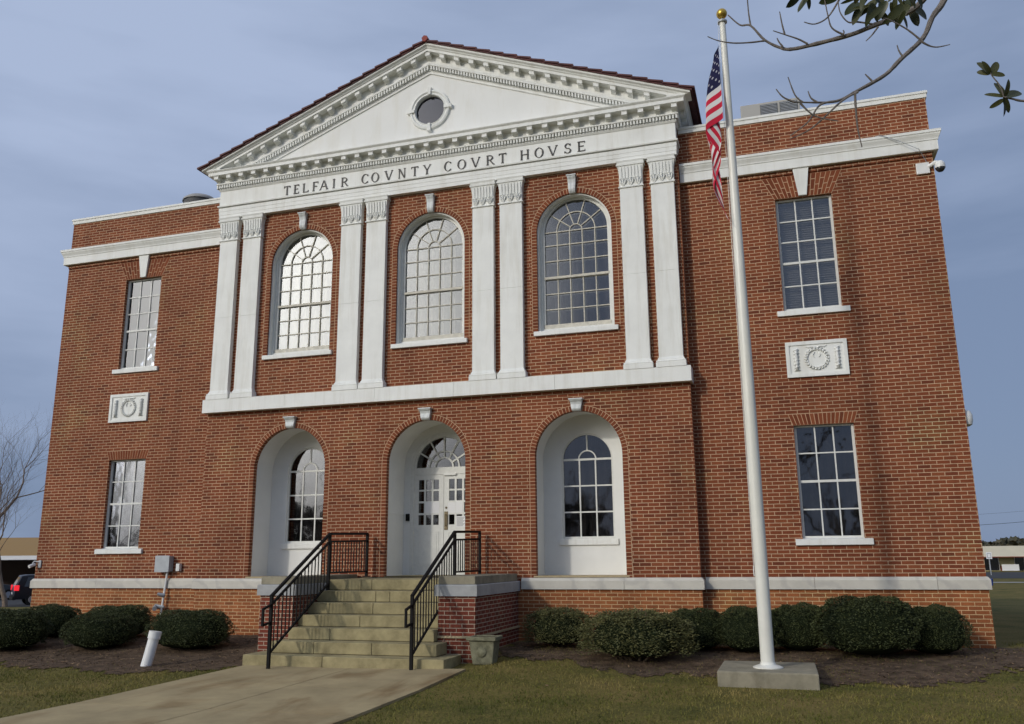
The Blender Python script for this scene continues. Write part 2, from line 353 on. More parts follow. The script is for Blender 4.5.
# ------------------------------------------------------------------ ground
def sheet(name, m, xs, ys, dz, keep=None):
    b = MB(); nx, ny = len(xs), len(ys)
    b.v = [(x, y, gz(x, y)+dz) for y in ys for x in xs]
    b.f = [[j*nx+i, j*nx+i+1, (j+1)*nx+i+1, (j+1)*nx+i] for j in range(ny-1) for i in range(nx-1)
           if keep is None or keep((xs[i]+xs[i+1])/2, (ys[j]+ys[j+1])/2)]
    return b.build(name, m, smooth=True)
def ax(vals):
    out = []
    for a, b, st in vals:
        k = max(1, round((b-a)/st)); out += [a+(b-a)*i/k for i in range(k)]
    return out+[vals[-1][1]]
def lawn_mat():
    m = bpy.data.materials.new('mown_lawn'); m.use_nodes = True; n = m.node_tree.nodes; l = m.node_tree.links; b = n['Principled BSDF']
    b.inputs['Roughness'].default_value = .95; b.inputs['Specular IOR Level'].default_value = .1
    tc = n.new('ShaderNodeTexCoord')
    a = n.new('ShaderNodeTexNoise'); a.inputs['Scale'].default_value = .8; a.inputs['Detail'].default_value = 8; a.inputs['Roughness'].default_value = .7; l.new(tc.outputs['Object'], a.inputs['Vector'])
    r = n.new('ShaderNodeValToRGB'); e = r.color_ramp.elements; e[0].position = .32; e[0].color = (.072, .072, .020, 1); e[1].position = .72; e[1].color = (.21, .15, .055, 1)
    k = e.new(.5); k.color = (.145, .12, .036, 1); l.new(a.outputs['Fac'], r.inputs[0])
    c = n.new('ShaderNodeTexNoise'); c.inputs['Scale'].default_value = 35; c.inputs['Detail'].default_value = 5; l.new(tc.outputs['Object'], c.inputs['Vector'])
    mr = n.new('ShaderNodeMapRange'); mr.inputs[1].default_value = .3; mr.inputs[2].default_value = .7; mr.inputs[3].default_value = .55; mr.inputs[4].default_value = 1.35; l.new(c.outputs['Fac'], mr.inputs[0])
    v = n.new('ShaderNodeVectorMath'); v.operation = 'SCALE'; l.new(r.outputs[0], v.inputs[0]); l.new(mr.outputs[0], v.inputs['Scale']); l.new(v.outputs[0], b.inputs['Base Color'])
    bp = n.new('ShaderNodeBump'); bp.inputs['Strength'].default_value = .6; bp.inputs['Distance'].default_value = .02; l.new(c.outputs['Fac'], bp.inputs['Height']); l.new(bp.outputs[0], b.inputs['Normal'])
    return m
m_lawn = lawn_mat()
GX = ax([(-1500, -100, 200), (-100, -20, 8), (-20, 20, .5), (20, 100, 8), (100, 1500, 200)])
GY = ax([(-1500, -100, 200), (-100, -20, 8), (-20, 4, .5), (4, 20, 4), (20, 160, 10), (160, 1500, 200)])
struct(sheet('lawn_ground', m_lawn, GX, GY, 0), 'mown winter lawn in dull green and straw brown around the brick building', 'lawn')
m_mulch = mat('dark_mulch', (.112, .078, .052), .95, .1, noise=(5, .6, 10), bump=(45, 1.0, .03))
def bed(name, outline, lab):       # outline in plan
    b = MB(); xs = [p[0] for p in outline]; ys = [p[1] for p in outline]
    # fan of fine cells clipped by the outline
    def inside(x, y):
        c = False; n_ = len(outline); x, y = x+.12*math.sin(y*9+x*3)+.07*math.sin(x*31+y*17), y+.16*math.sin(x*3.1)+.12*math.sin(x*7)+.09*math.sin(x*23+y*11)+.05*math.sin(x*51-y*37)
        for i in range(n_):
            x1, y1 = outline[i]; x2, y2 = outline[(i+1) % n_]
            if (y1 > y) != (y2 > y) and x < (x2-x1)*(y-y1)/(y2-y1)+x1: c = not c
        return c
    X = ax([(min(xs)-.2, max(xs)+.2, .05)]); Y = ax([(min(ys)-.2, max(ys)+.2, .05)])
    o = sheet(name, m_mulch, X, Y, .012, inside); struct(o, lab, 'mulch bed'); return inside
in_bed_r = bed('mulch_bed', [(2.0, .2), (10.6, .5), (10.7, -.5), (10.0, -1.9), (8.9, -2.7), (7.6, -3.2), (6.9, -3.2), (5.6, -2.9), (4.2, -2.6), (3.1, -2.2), (2.3, -1.9), (2.0, -1.6)], 'dark mulch bed under the bushes right of the steps')
in_bed_l = bed('mulch_bed', [(-10.4, .5), (-1.9, .2), (-1.9, -3.3), (-2.3, -4.0), (-3.4, -4.3), (-4.6, -4.2), (-6.2, -3.9), (-8.4, -3.6), (-10.3, -3.2), (-11.2, -1.6)], 'dark mulch bed under the bushes left of the steps')
# walk with joints
def walk_mat():
    m = mat('walk_concrete', (.345, .275, .155), .9, .15, noise=(1.3, .22, 9), bump=(60, .25, .005))
    n = m.node_tree.nodes; l = m.node_tree.links; b = n['Principled BSDF']; src = b.inputs['Base Color'].links[0].from_socket
    tc = n.new('ShaderNodeTexCoord'); no = n.new('ShaderNodeTexNoise'); no.inputs['Scale'].default_value = .9; no.inputs['Detail'].default_value = 7; no.inputs['Distortion'].default_value = 1.2
    mpn = n.new('ShaderNodeMapping'); mpn.inputs['Scale'].default_value = (1, .35, 1); mpn.inputs['Location'].default_value = (3.1, .4, 0); l.new(tc.outputs['Object'], mpn.inputs[0]); l.new(mpn.outputs[0], no.inputs['Vector'])
    mr = n.new('ShaderNodeMapRange'); mr.inputs[1].default_value = .52; mr.inputs[2].default_value = .66; mr.inputs[3].default_value = 0; mr.inputs[4].default_value = .8; l.new(no.outputs['Fac'], mr.inputs[0])
    x = n.new('ShaderNodeMix'); x.data_type = 'RGBA'; x.blend_type = 'MULTIPLY'; x.inputs[7].default_value = (.60, .50, .42, 1); l.new(mr.outputs[0], x.inputs[0]); l.new(src, x.inputs[6]); l.new(x.outputs[2], b.inputs['Base Color'])
    return m
m_walk = walk_mat()
wk = MB(); yy = -3.15
def slab(b, x0, x1, y0, y1, th=.03):
    z = [gz(x0, y0), gz(x1, y0), gz(x1, y1), gz(x0, y1)]
    b.hexa([(x0, y0, z[0]-.1), (x1, y0, z[1]-.1), (x1, y1, z[2]-.1), (x0, y1, z[3]-.1)], [(x0, y0, z[0]+th), (x1, y0, z[1]+th), (x1, y1, z[2]+th), (x0, y1, z[3]+th)])
k = 0
while yy > -24:
    dy = 1.83; slab(wk, -1.86, .085, yy-dy+.014, yy); slab(wk, .099, 2.02, yy-dy+.014, yy); yy -= dy
ob = wk.build('walk', m_walk); struct(ob, 'stained concrete walk leading to the entrance steps', 'walk')

# roads, far kerbs
m_asph = mat('asphalt', (.06, .06, .062), .95, .1, noise=(1, .15, 6))
m_line = mat('pale_kerb_concrete', (.34, .33, .30), .9, .1)
def strip(name, m, x0, x1, y0, y1, lab, cat, dz=.02):
    X = ax([(x0, x1, max(1, (x1-x0)/30))]); Y = ax([(y0, y1, max(.3, (y1-y0)/6))])
    return struct(sheet(name, m, X, Y, dz), lab, cat)
strip('path', m_line, 9.5, 90, 34.0, 36.2, 'narrow grey path crossing the lawn right of the building', 'path')
strip('pavement', m_line, 9.5, 120, 66, 68.5, 'pale pavement along the far road on the right', 'pavement', .03)
strip('road', m_asph, -20, 160, 82, 118, 'grey road and forecourt before the shop on the right', 'road')
strip('parking_lot', m_asph, -80, -22, 19, 40, 'grey parking lot where the dark cars stand on the left', 'parking lot')

# grass blades
def grass():
    rng = np.random.default_rng(3); Npt = 330000
    x = rng.uniform(-9, 14, Npt); y = rng.uniform(-10.2, 1.5, Npt)
    # denser near the camera: thin out the far ones
    keep = rng.random(Npt) < np.clip(1.1-(y+10)/16, .35, 1)
    keep &= ~((x > -1.9) & (x < 2.06) & (y < -1.5))
    keep &= ~((y > -.05) & (x < 10.3) & (x > -10.3))
    keep &= ~((x > -2.25) & (x < 2.0) & (y > -3.2))
    keep &= ~((x > 5.83) & (x < 7.14) & (y > -3.72) & (y < -2.35))
    clump = np.sin(x*2.1+1.3*np.sin(y*1.7))*np.sin(y*2.6+x*.7)
    keep &= rng.random(Npt) < .62+.38*clump
    x, y = x[keep], y[keep]
    ok = np.array([not (in_bed_r(a, b) or in_bed_l(a, b)) or rng.random() < (.07 if a < 0 else .26+.9*max(0, math.sin(a*1.9+b)*math.sin(b*2.7+a*.6))) for a, b in zip(x, y)])
    x, y = x[ok], y[ok]; n = len(x)
    z = np.array([gz(a, b) for a, b in zip(x, y)])
    h = rng.uniform(.018, .045, n); an = rng.uniform(0, 2*PI, n); wd = rng.uniform(.003, .007, n)
    lx = rng.normal(0, .018, n); ly = rng.normal(0, .018, n)
    V = np.empty((n, 3, 3)); V[:, 0] = np.stack([x-wd*np.cos(an), y-wd*np.sin(an), z], 1); V[:, 1] = np.stack([x+wd*np.cos(an), y+wd*np.sin(an), z], 1)
    V[:, 2] = np.stack([x+lx, y+ly, z+h], 1)
    me = bpy.data.meshes.new('grass'); me.vertices.add(3*n); me.vertices.foreach_set('co', V.ravel())
    me.loops.add(3*n); me.loops.foreach_set('vertex_index', np.arange(3*n, dtype=np.int32)); me.polygons.add(n)
    me.polygons.foreach_set('loop_start', np.arange(0, 3*n, 3, dtype=np.int32)); me.update(calc_edges=True)
    m = bpy.data.materials.new('grass_blade'); m.use_nodes = True; nn = m.node_tree.nodes; l = m.node_tree.links; b = nn['Principled BSDF']; b.inputs['Roughness'].default_value = .8; b.inputs['Specular IOR Level'].default_value = .15
    g = nn.new('ShaderNodeNewGeometry'); tc = nn.new('ShaderNodeTexCoord'); no = nn.new('ShaderNodeTexNoise'); no.inputs['Scale'].default_value = .9; no.inputs['Detail'].default_value = 6; l.new(tc.outputs['Object'], no.inputs['Vector'])
    s = M_(nn, l, 'ADD', M_(nn, l, 'MULTIPLY', g.outputs['Random Per Island'], .3), M_(nn, l, 'SUBTRACT', M_(nn, l, 'MULTIPLY', no.outputs['Fac'], 1.9), .65))
    r = nn.new('ShaderNodeValToRGB'); e = r.color_ramp.elements; e[0].position = .1; e[0].color = (.058, .074, .014, 1); e[1].position = .95; e[1].color = (.31, .23, .085, 1)
    k = e.new(.5); k.color = (.155, .145, .036, 1); l.new(s, r.inputs[0]); l.new(r.outputs[0], b.inputs['Base Color'])
    me.materials.append(m); o = bpy.data.objects.new('grass', me); COL.objects.link(o)
    tag(o, 'short mown winter grass growing on the lawn in front of the building', 'grass', kind='stuff')
grass()

def litter():
    rng = np.random.default_rng(12); n = 16000
    x = rng.uniform(-11, 10.8, n); y = rng.uniform(-4.6, .1, n)
    bed_ = np.array([in_bed_r(a, b) or in_bed_l(a, b) for a, b in zip(x, y)]); keep = bed_ | (rng.random(n) < .05)
    keep &= ~((x > -2.25) & (x < 2.05)) & ~((x > 5.8) & (x < 7.15) & (y > -3.7) & (y < -2.3))
    x, y = x[keep], y[keep]; n = len(x); z = np.array([gz(a, b) for a, b in zip(x, y)])+.014+rng.uniform(0, .015, n)
    P = np.stack([x, y, z], 1); ln = rng.uniform(.012, .045, n)[:, None]; wd = rng.uniform(.003, .012, n)[:, None]; an = rng.uniform(0, 2*PI, n)
    a = np.stack([np.cos(an), np.sin(an), rng.normal(0, .25, n)], 1); c = np.stack([-np.sin(an), np.cos(an), rng.normal(0, .35, n)], 1)
    V = np.stack([P-a*ln, P-c*wd, P+a*ln, P+c*wd], 1).reshape(-1, 3)
    me = bpy.data.meshes.new('leaf_litter'); me.vertices.add(len(V)); me.vertices.foreach_set('co', V.astype('f').ravel())
    me.loops.add(len(V)); me.loops.foreach_set('vertex_index', np.arange(len(V), dtype=np.int32)); me.polygons.add(n); me.polygons.foreach_set('loop_start', np.arange(0, len(V), 4, dtype=np.int32)); me.update(calc_edges=True)
    m = bpy.data.materials.new('dry_leaf'); m.use_nodes = True; nn = m.node_tree.nodes; l = m.node_tree.links; g = nn.new('ShaderNodeNewGeometry'); r = nn.new('ShaderNodeValToRGB'); e = r.color_ramp.elements
    e[0].color = (.05, .03, .02, 1); e[1].color = (.26, .17, .09, 1); e[0].position = .1; k = e.new(.6); k.color = (.13, .075, .04, 1); l.new(g.outputs['Random Per Island'], r.inputs[0]); l.new(r.outputs[0], nn['Principled BSDF'].inputs['Base Color']); nn['Principled BSDF'].inputs['Roughness'].default_value = .9
    me.materials.append(m); o = bpy.data.objects.new('leaf_litter', me); COL.objects.link(o); tag(o, 'dry leaf litter and straw scattered over the mulch beds', 'litter', kind='stuff')
litter()

# ------------------------------------------------------------------ courthouse
CH = tag(empty('courthouse', (0, 0, 0)), 'red brick two storey courthouse with white pilasters, pediment and lettered frieze', 'building')
LC = [(-3.20, 'l'), (-.035, 'm'), (3.145, 'r')]      # lower arches
UC = [-3.13, .01, 3.17]                               # upper arches
LR, LZ = .865, 3.455; UR, UZ = .785, 8.105
W1, W2 = 7.145, 8.175
# pavilion wall
pav = MB()
holes = [arch(c, LZ, LR, 1.0) for c, _ in LC]+[arch(c, UZ, UR, 5.98) for c in UC]
pav.plate(rect(-5.35, 5.35, .97, 9.40), holes, 0, .115)
for s in (-1, 1): pav.box(s*5.35, s*5.235, .1152, 1.2, .97, 10.3)
front_wall = pav.build('front_wall', m_brick, CH)
def wing(s):
    hs = [rect(min(s*W1, s*W2), max(s*W1, s*W2), 1.80, 3.845), rect(min(s*W1, s*W2), max(s*W1, s*W2), 6.02, 8.285)]
    b = MB(); a, c = sorted((s*5.345, s*10.0)); b.plate(rect(a, c, .97, 8.76), hs, .25, .5)
    return b.build('wing_wall', m_brick, CH)
wings = [wing(-1), wing(1)]
up = MB()
for s in (-1, 1):
    a, c = sorted((s*5.345, s*10.0)); up.box(a, c, .25, .5, 8.76, 9.97)
    a, c = sorted((s*9.75, s*10.0)); up.box(a, c, .5, 16, 8.0, 9.97)
up.box(-10, 10, 16, 16.3, 8.0, 9.97); up.build('parapet_wall', m_brick, CH)
sw = MB()
for s in (-1, 1):
    a, c = sorted((s*9.75, s*10.0)); sw.box(a, c, .5, 16, -.9, 8.0)
sw.box(-10, 10, 16, 16.3, -.9, 8.0); sw.build('side_wall', m_brick, CH)
bs = MB()
for s in (-1, 1):
    bs = MB(); a, c = sorted((s*5.36, s*1.2)); bs.box(a, c, -.012, .24, -.9, .968)
    a, c = sorted((s*5.36, s*10.012)); bs.box(a, c, .238, .5, -.9, .968)
    bs.build('base_wall', m_brick_base, CH)
# corbelled header course under the wing cornice
for s in (-1, 1):
    hd = MB()
    x = 5.36
    while x < 9.99:
        a, c = sorted((s*x, s*(x+.095))); hd.box(a, c, .222, .25, 8.765, 8.83); x += .108
    a, c = sorted((s*5.35, s*10.02)); hd.box(a, c, .232, .25, 8.832, 8.85)
    hd.build('header_course', m_brick, CH)

mortar_m = mat('mortar', MORT, .95, .1, noise=(20, .12, 4))
# brick rings round arches
def ring(c, zs, r, wdt, zb, y, name='arch_ring'):
    b = MB(); pts = []
    nleg = max(1, round((zs-zb)/.3)); n = 32; s_ = 0
    path = [(c-r, zb+(zs-zb)*i/nleg, -1, 0) for i in range(nleg)]
    path += [(c-r*math.cos(PI*i/n), zs+r*math.sin(PI*i/n), -math.cos(PI*i/n), math.sin(PI*i/n)) for i in range(n+1)]
    path += [(c+r, zs-(zs-zb)*(i+1)/nleg, 1, 0) for i in range(nleg)]
    vs = []; uvs = []; prev = None
    for (x, z, ox, oz) in path:
        if prev: s_ += math.hypot(x-prev[0], z-prev[1])*(1+.5*wdt/r if zs < z or zs < prev[1] else 1)
        prev = (x, z)
        for q, (o_, yy_) in enumerate(((0, .05), (0, y), (wdt, y), (wdt, .05))):
            vs.append((x+ox*o_, yy_, z+oz*o_)); uvs.append((s_, .1+.01*q))
    fs = []
    for i in range(len(path)-1):
        for q in range(3): fs.append((i*4+q, i*4+q+1, i*4+4+q+1, i*4+4+q))
    b.add(vs, fs, uvs)
    o = b.build(name, m_arch_brick, CH)
    ln = MB(); vs = []
    for (x, z, ox, oz) in path:
        for o_, yy_ in ((wdt-.004, y-.001), (wdt+.007, y-.001), (wdt+.007, .01), (wdt-.004, .01)): vs.append((x+ox*o_, yy_, z+oz*o_))
    ln.add(vs, [(i*4+q, i*4+(q+1) % 4, i*4+4+(q+1) % 4, i*4+4+q) for i in range(len(path)-1) for q in range(4)]); ln.build('mortar_line', mortar_m, o); return o
for c, _ in LC: ring(c, LZ, LR-.001, .108, 1.152, -.004)
for c in UC: ring(c, UZ, UR-.001, .108, 5.985, -.004)
# soldier flat arches over wing windows
def flat_arch(s, z0, z1, spl, n, gap, name='flat_arch'):
    b = MB(); xm = s*(W1+W2)/2; hw = (W2-W1)/2+.01; H = z1-z0
    for i in range(n):
        t0 = -1+2*i/n; t1 = -1+2*(i+1)/n
        if gap and (min(abs(t0), abs(t1)) < gap-1e-6 and abs(t0+t1)/2 < gap): continue
        g = .0065
        b0, b1 = xm+t0*hw+g, xm+t1*hw-g; a0, a1 = xm+t0*(hw+spl)+g, xm+t1*(hw+spl)-g
        y0 = .243; vs = [(b0, y0, z0), (b1, y0, z0), (a1, y0, z1), (a0, y0, z1), (b0, .26, z0), (b1, .26, z0), (a1, .26, z1), (a0, .26, z1)]
        sp = [(0, .5), (.5, 1)] if gap or H < .3 else ([(0, .47), (.49, 1)] if i % 2 else [(0, .25), (.27, .73), (.75, 1)])
        if H < .3: sp = [(0, 1)]
        for k_, (fa, fb) in enumerate(sp):
            lerp = lambda p, q, t: p+(q-p)*t
            c0, c1, d0, d1 = lerp(b0, a0, fa), lerp(b1, a1, fa), lerp(b0, a0, fb), lerp(b1, a1, fb); za, zb_ = z0+H*fa+.004, z0+H*fb-.004
            vs = [(c0, y0, za), (c1, y0, za), (d1, y0, zb_), (d0, y0, zb_), (c0, .26, za), (c1, .26, za), (d1, .26, zb_), (d0, .26, zb_)]
            u = (i*3+k_)*.0677+.034+(.0677*57 if s > 0 else 0)
            b.add(vs, [(0, 1, 2, 3), (4, 7, 6, 5), (0, 4, 5, 1), (1, 5, 6, 2), (2, 6, 7, 3), (3, 7, 4, 0)], [(u, .2)]*8)
        continue
        u = i*.0677+.034+(.0677*57 if s > 0 else 0)
        b.add(vs, [(0, 1, 2, 3), (4, 7, 6, 5), (0, 4, 5, 1), (1, 5, 6, 2), (2, 6, 7, 3), (3, 7, 4, 0)], [(u, .2)]*8)
    o = b.build(name, m_arch_brick, CH)
    k = MB(); k.plate([(xm-hw-.005, z0), (xm+hw+.005, z0), (xm+hw+spl+.005, z1), (xm-hw-spl-.005, z1)], [], .2465, .2495); k.build('arch_mortar', mortar_m, o)
for s in (-1, 1): flat_arch(s, 8.288, 8.74, .21, 16, 0); flat_arch(s, 3.848, 4.055, .07, 16, 0)
kst = None
for s in (-1, 1):
    b = MB(); xm = s*(W1+W2)/2
    b.hexa([(xm-.075, .205, 8.30), (xm+.075, .205, 8.30), (xm+.075, .26, 8.30), (xm-.075, .26, 8.30)], [(xm-.148, .175, 8.86), (xm+.148, .175, 8.86), (xm+.148, .26, 8.86), (xm-.148, .26, 8.86)])
    b.build('keystone', m_white, CH, bevel=.006)

# water table
wtp = [(0, .945), (.055, .945), (.055, 1.10), (.02, 1.152), (0, 1.155)]
def jointed(prof, x0, x1, y, lens, ends=(0, 0)):
    b = MB(); x = x0; i = 0
    return b
wt = MB(); random.seed(5)
def wt_run(x0, x1, y, miter0=False, miter1=False):
    x = x0; L_ = 1.75
    cuts = [x0]
    while cuts[-1] < x1-2.3: cuts.append(cuts[-1]+random.uniform(1.5, 2.0))
    cuts.append(x1)
    for i in range(len(cuts)-1):
        a, c = cuts[i]+(.003 if i else 0), cuts[i+1]-(.003 if i < len(cuts)-2 else 0)
        path = [(a, y), (c, y)]
        if i == 0 and miter0: path = [(a, y+miter0), (a, y)]+path[1:]
        if i == len(cuts)-2 and miter1: path = path+[(c, y+miter1)]
        wt.sweep(wtp, path)
wt_run(-10.0, -5.41, .25, 8); wt_run(-5.35, -2.24, 0, .20); wt.build('water_table', m_marble, CH)
wt = MB(); wt_run(1.99, 5.35, 0, 0, .20); wt_run(5.41, 10.0, .25, 0, 8); wt.build('water_table', m_marble, CH)

# belt course
bp_ = [(0, 4.74), (.157, 4.74), (.157, 5.03), (.15, 5.036), (0, 5.036)]
b = MB(); bx_ = [-5.235, -3.3, -1.15, .62, 2.75, 5.235]
for i in range(5):
    a, c = bx_[i]+(.0025 if i else 0), bx_[i+1]-(.0025 if i < 4 else 0); path = [(a, 0), (c, 0)]
    if i == 0: path = [(a, .24)]+path
    if i == 4: path = path+[(c, .24)]
    b.sweep(bp_, path)
b.build('belt_course', m_white, CH)
# pilasters
PX = [(5.03, .46), (4.405, .46), (1.86, .485), (1.245, .47)]
def pilaster(cx, wd):
    b = MB(); h = wd/2; Y = -.112
    zj = 6.95+.02*math.sin(cx*3); b.box(cx-h, cx+h, Y, 0.001, 5.19, zj-.002); b.box(cx-h, cx+h, Y, 0.001, zj+.002, 8.80); b.box(cx-h+.01, cx+h-.01, Y+.006, 0.001, zj-.01, zj+.01)
    o = b.build('pilaster', m_white, CH, bevel=.004)
    b = MB()
    pl = h+.055
    b.box(cx-pl, cx+pl, Y-.055, 0, 5.035, 5.125)
    prof = [(0, 5.125), (.045, 5.127), (.052, 5.15), (.04, 5.168), (.022, 5.172), (.024, 5.19), (.012, 5.21), (0, 5.24)]
    b.sweep([(-.02, 5.12)]+prof+[(-.02, 5.24)], [(cx-h, 0), (cx-h, Y), (cx+h, Y), (cx+h, 0)])
    b.build('base', m_white, o)
    # capital: necking, band of upright leaves and fluting, flared top, abacus
    b = MB()
    b.sweep([(-.01, 8.785), (.022, 8.79), (.028, 8.803), (.022, 8.817), (.004, 8.825), (-.01, 8.825)], [(cx-h, 0), (cx-h, Y), (cx+h, Y), (cx+h, 0)])
    b.sweep([(-.01, 8.82), (.004, 8.82), (.006, 9.10), (.02, 9.20), (.035, 9.255), (-.01, 9.255)], [(cx-h, 0), (cx-h, Y), (cx+h, Y), (cx+h, 0)])
    b.sweep([(-.01, 9.25), (.05, 9.262), (.055, 9.30), (.035, 9.31), (.04, 9.33), (.055, 9.366), (-.01, 9.366)], [(cx-h, 0), (cx-h, Y), (cx+h, Y), (cx+h, 0)])
    nf = 7
    for i in range(nf):            # upright tongues
        x = cx-h+(i+.5)*wd/nf; ww = wd/nf*.33
        b.hexa([(x-ww, Y-.022, 8.99), (x+ww, Y-.022, 8.99), (x+ww, Y, 8.99), (x-ww, Y, 8.99)], [(x-ww, Y-.04, 9.235), (x+ww, Y-.04, 9.235), (x+ww, Y-.01, 9.235), (x-ww, Y-.01, 9.235)])
    for i in range(3):             # leaf rosettes with curling tips
        x = cx-h+(i+.5)*wd/3
        for q in (-1, 0, 1):
            b.tube([(x+q*.012, Y, 8.835), (x+q*.04, Y-.022, 8.90), (x+q*.058, Y-.035, 8.955), (x+q*.05, Y-.05, 8.975 if q else 9.0)], [.014, .02, .016, .011], 6)
    b.build('capital', m_white, o)
for cx, wd in PX:
    pilaster(-cx, wd); pilaster(cx, wd)

# entablature
EP = [(-5.23, 1.2), (-5.23, 0), (5.23, 0), (5.23, 1.2)]
e_prof = [(0, 9.368), (.112, 9.368), (.112, 9.455), (.118, 9.457), (.118, 9.545), (.124, 9.547), (.125, 9.632), (.06, 9.634), (.06, 9.656), (.150, 9.657), (.156, 9.688), (.150, 9.694), (.118, 9.70), (.116, 10.055),
          (.128, 10.06), (.15, 10.095), (.152, 10.112), (0, 10.112)]
b = MB(); b.sweep(e_prof, EP); ENT = b.build('entablature', m_white, CH)
def fascia_lines(): pass
c_prof = [(0, 10.112), (.120, 10.112), (.120, 10.198), (.195, 10.205), (.198, 10.222), (.165, 10.262), (.155, 10.275), (.155, 10.385), (.165, 10.394), (.315, 10.396), (.315, 10.392), (.33, 10.392), (.33, 10.468), (.338, 10.472), (.362, 10.50), (.365, 10.514), (0, 10.53)]
b = MB(); b.sweep(c_prof, [(-5.23, 9), (-5.23, 0), (5.23, 0), (5.23, 9)]); COR = b.build('cornice', m_white, CH)
b = MB(); n = 165; pitch = 2*5.42/n
for i in range(n):
    x = -5.42+(i+.5)*pitch; b.box(x-.0165, x+.0165, -.192, -.12, 10.118, 10.192)
for s in (-1, 1):
    for i in range(14):
        y = -.15+i*.0657; a, c = sorted((s*5.381, s*5.422)); b.box(a, c, y-.019, y+.019, 10.118, 10.192)
b.build('dentil_course', m_white, COR)
def modillion(parent, x, zt, sl=0, y=-.155, side=0):
    b = MB(); hw = .055
    def Z(xx, z): return z+sl*(xx-x)
    if side:
        xs = side*5.445
        a0, a1 = xs, xs+side*.085
        b.hexa([(min(a0, a1), y-hw, zt-.085), (max(a0, a1), y-hw, zt-.085), (max(a0, a1), y+hw, zt-.085), (min(a0, a1), y+hw, zt-.085)], [(min(a0, a1), y-hw, zt), (max(a0, a1), y-hw, zt), (max(a0, a1), y+hw, zt), (min(a0, a1), y+hw, zt)])
    else:
        # bracket: block in front, S-curve beneath running back
        prof = [(0, 0), (-.150, 0), (-.150, -.088), (-.125, -.10), (-.085, -.095), (-.055, -.115), (0, -.13)]
        vs = []; m = len(prof)
        for xx in (x-hw, x+hw):
            for dy, dz in prof: vs.append((xx, y+dy, Z(xx, zt+dz)))
        fs = [tuple(range(m)), tuple(range(2*m-1, m-1, -1))]+[(j, (j+1) % m, m+(j+1) % m, m+j) for j in range(m)]
        b.add(vs, fs)
        b.hexa([(x-hw-.012, y-.158, Z(x-hw-.012, zt-.018)), (x+hw+.012, y-.158, Z(x+hw+.012, zt-.018)), (x+hw+.012, y, Z(x+hw+.012, zt-.018)), (x-hw-.012, y, Z(x-hw-.012, zt-.018))],
               [(x-hw-.012, y-.158, Z(x-hw-.012, zt-.001)), (x+hw+.012, y-.158, Z(x+hw+.012, zt-.001)), (x+hw+.012, y, Z(x+hw+.012, zt-.001)), (x-hw-.012, y, Z(x-hw-.012, zt-.001))])
    b.build('modillion', m_white, parent)
for i in range(33): modillion(COR, -5.36+i*.335, 10.394)
for s in (-1, 1):
    for i in range(4): modillion(COR, 0, 10.394, y=.12+i*.335, side=s)
# pediment
SL = .39
b = MB(); ZT = 12.30
b.plate([(-(ZT-10.40)/SL, 10.40), ((ZT-10.40)/SL, 10.40), (0, ZT)], [[(.40*math.cos(2*PI*i/32), 11.275+.40*math.sin(2*PI*i/32)) for i in range(32)]], -.10, .1)
PED = b.build('pediment', m_tymp, CH)
def rake(tiers, x_end, name, m, parent, clip=10.50, y_front=None):
    """tiers: closed section of (y, dz) relative to apex lines"""
    b = MB(); m_ = len(tiers); vs = []
    for x in (-x_end, 0, x_end):
        for y, z in tiers: vs.append((x, y, z-SL*abs(x)))
    fs = []
    for i in range(2):
        for j in range(m_): fs.append((i*m_+j, (i+1)*m_+j, (i+1)*m_+(j+1) % m_, i*m_+(j+1) % m_))
    fs.append(tuple(range(m_))); fs.append(tuple(reversed([2*m_+j for j in range(m_)])))
    b.add(vs, fs); return b.build(name, m, parent, clip=clip)
RK = rake([(-.05, 12.165), (-.125, 12.165), (-.128, 12.22), (-.15, 12.238), (-.120, 12.24), (-.120, 12.335), (-.195, 12.345), (-.20, 12.37), (-.165, 12.42), (-.155, 12.44), (-.155, 12.60), (-.165, 12.618), (-.315, 12.62), (-.33, 12.615), (-.33, 12.680), (-.348, 12.684), (-.362, 12.712), (-.392, 12.728), (-.402, 12.735), (-.405, 12.785), (-.05, 12.785)], 5.70, 'raking_cornice', m_white, CH, clip=10.512)
for s in (-1, 1):
    b = MB()
    x = .0455
    while x < 4.6:
        c = s*x; za, zb_ = 12.335-SL*abs(c-.019), 12.335-SL*abs(c+.019)
        if min(za, zb_)-.08 > 10.52:
            b.hexa([(c-.0165, -.192, za-.085), (c+.0165, -.192, zb_-.085), (c+.0165, -.12, zb_-.085), (c-.0165, -.12, za-.085)], [(c-.0165, -.192, za), (c+.0165, -.192, zb_), (c+.0165, -.12, zb_), (c-.0165, -.12, za)])
        x += .0657
    b.build('dentil_course', m_white, RK)
modillion(RK, 0, 12.60)
for i in range(1, 16):
    x = i*.345
    if 12.60-SL*x-.12 > 10.5:
        modillion(RK, x, 12.618-SL*x, -SL); modillion(RK, -x, 12.618-SL*x, SL)
# side corona/gable top along the eaves
b = MB()
for s in (-1, 1):
    x0, x1 = s*5.23, s*5.62
    a, c = sorted((x0, x1)); b.box(a, c, -.36, 9, 10.515, 10.55)
b.build('eave_board', m_white, COR)
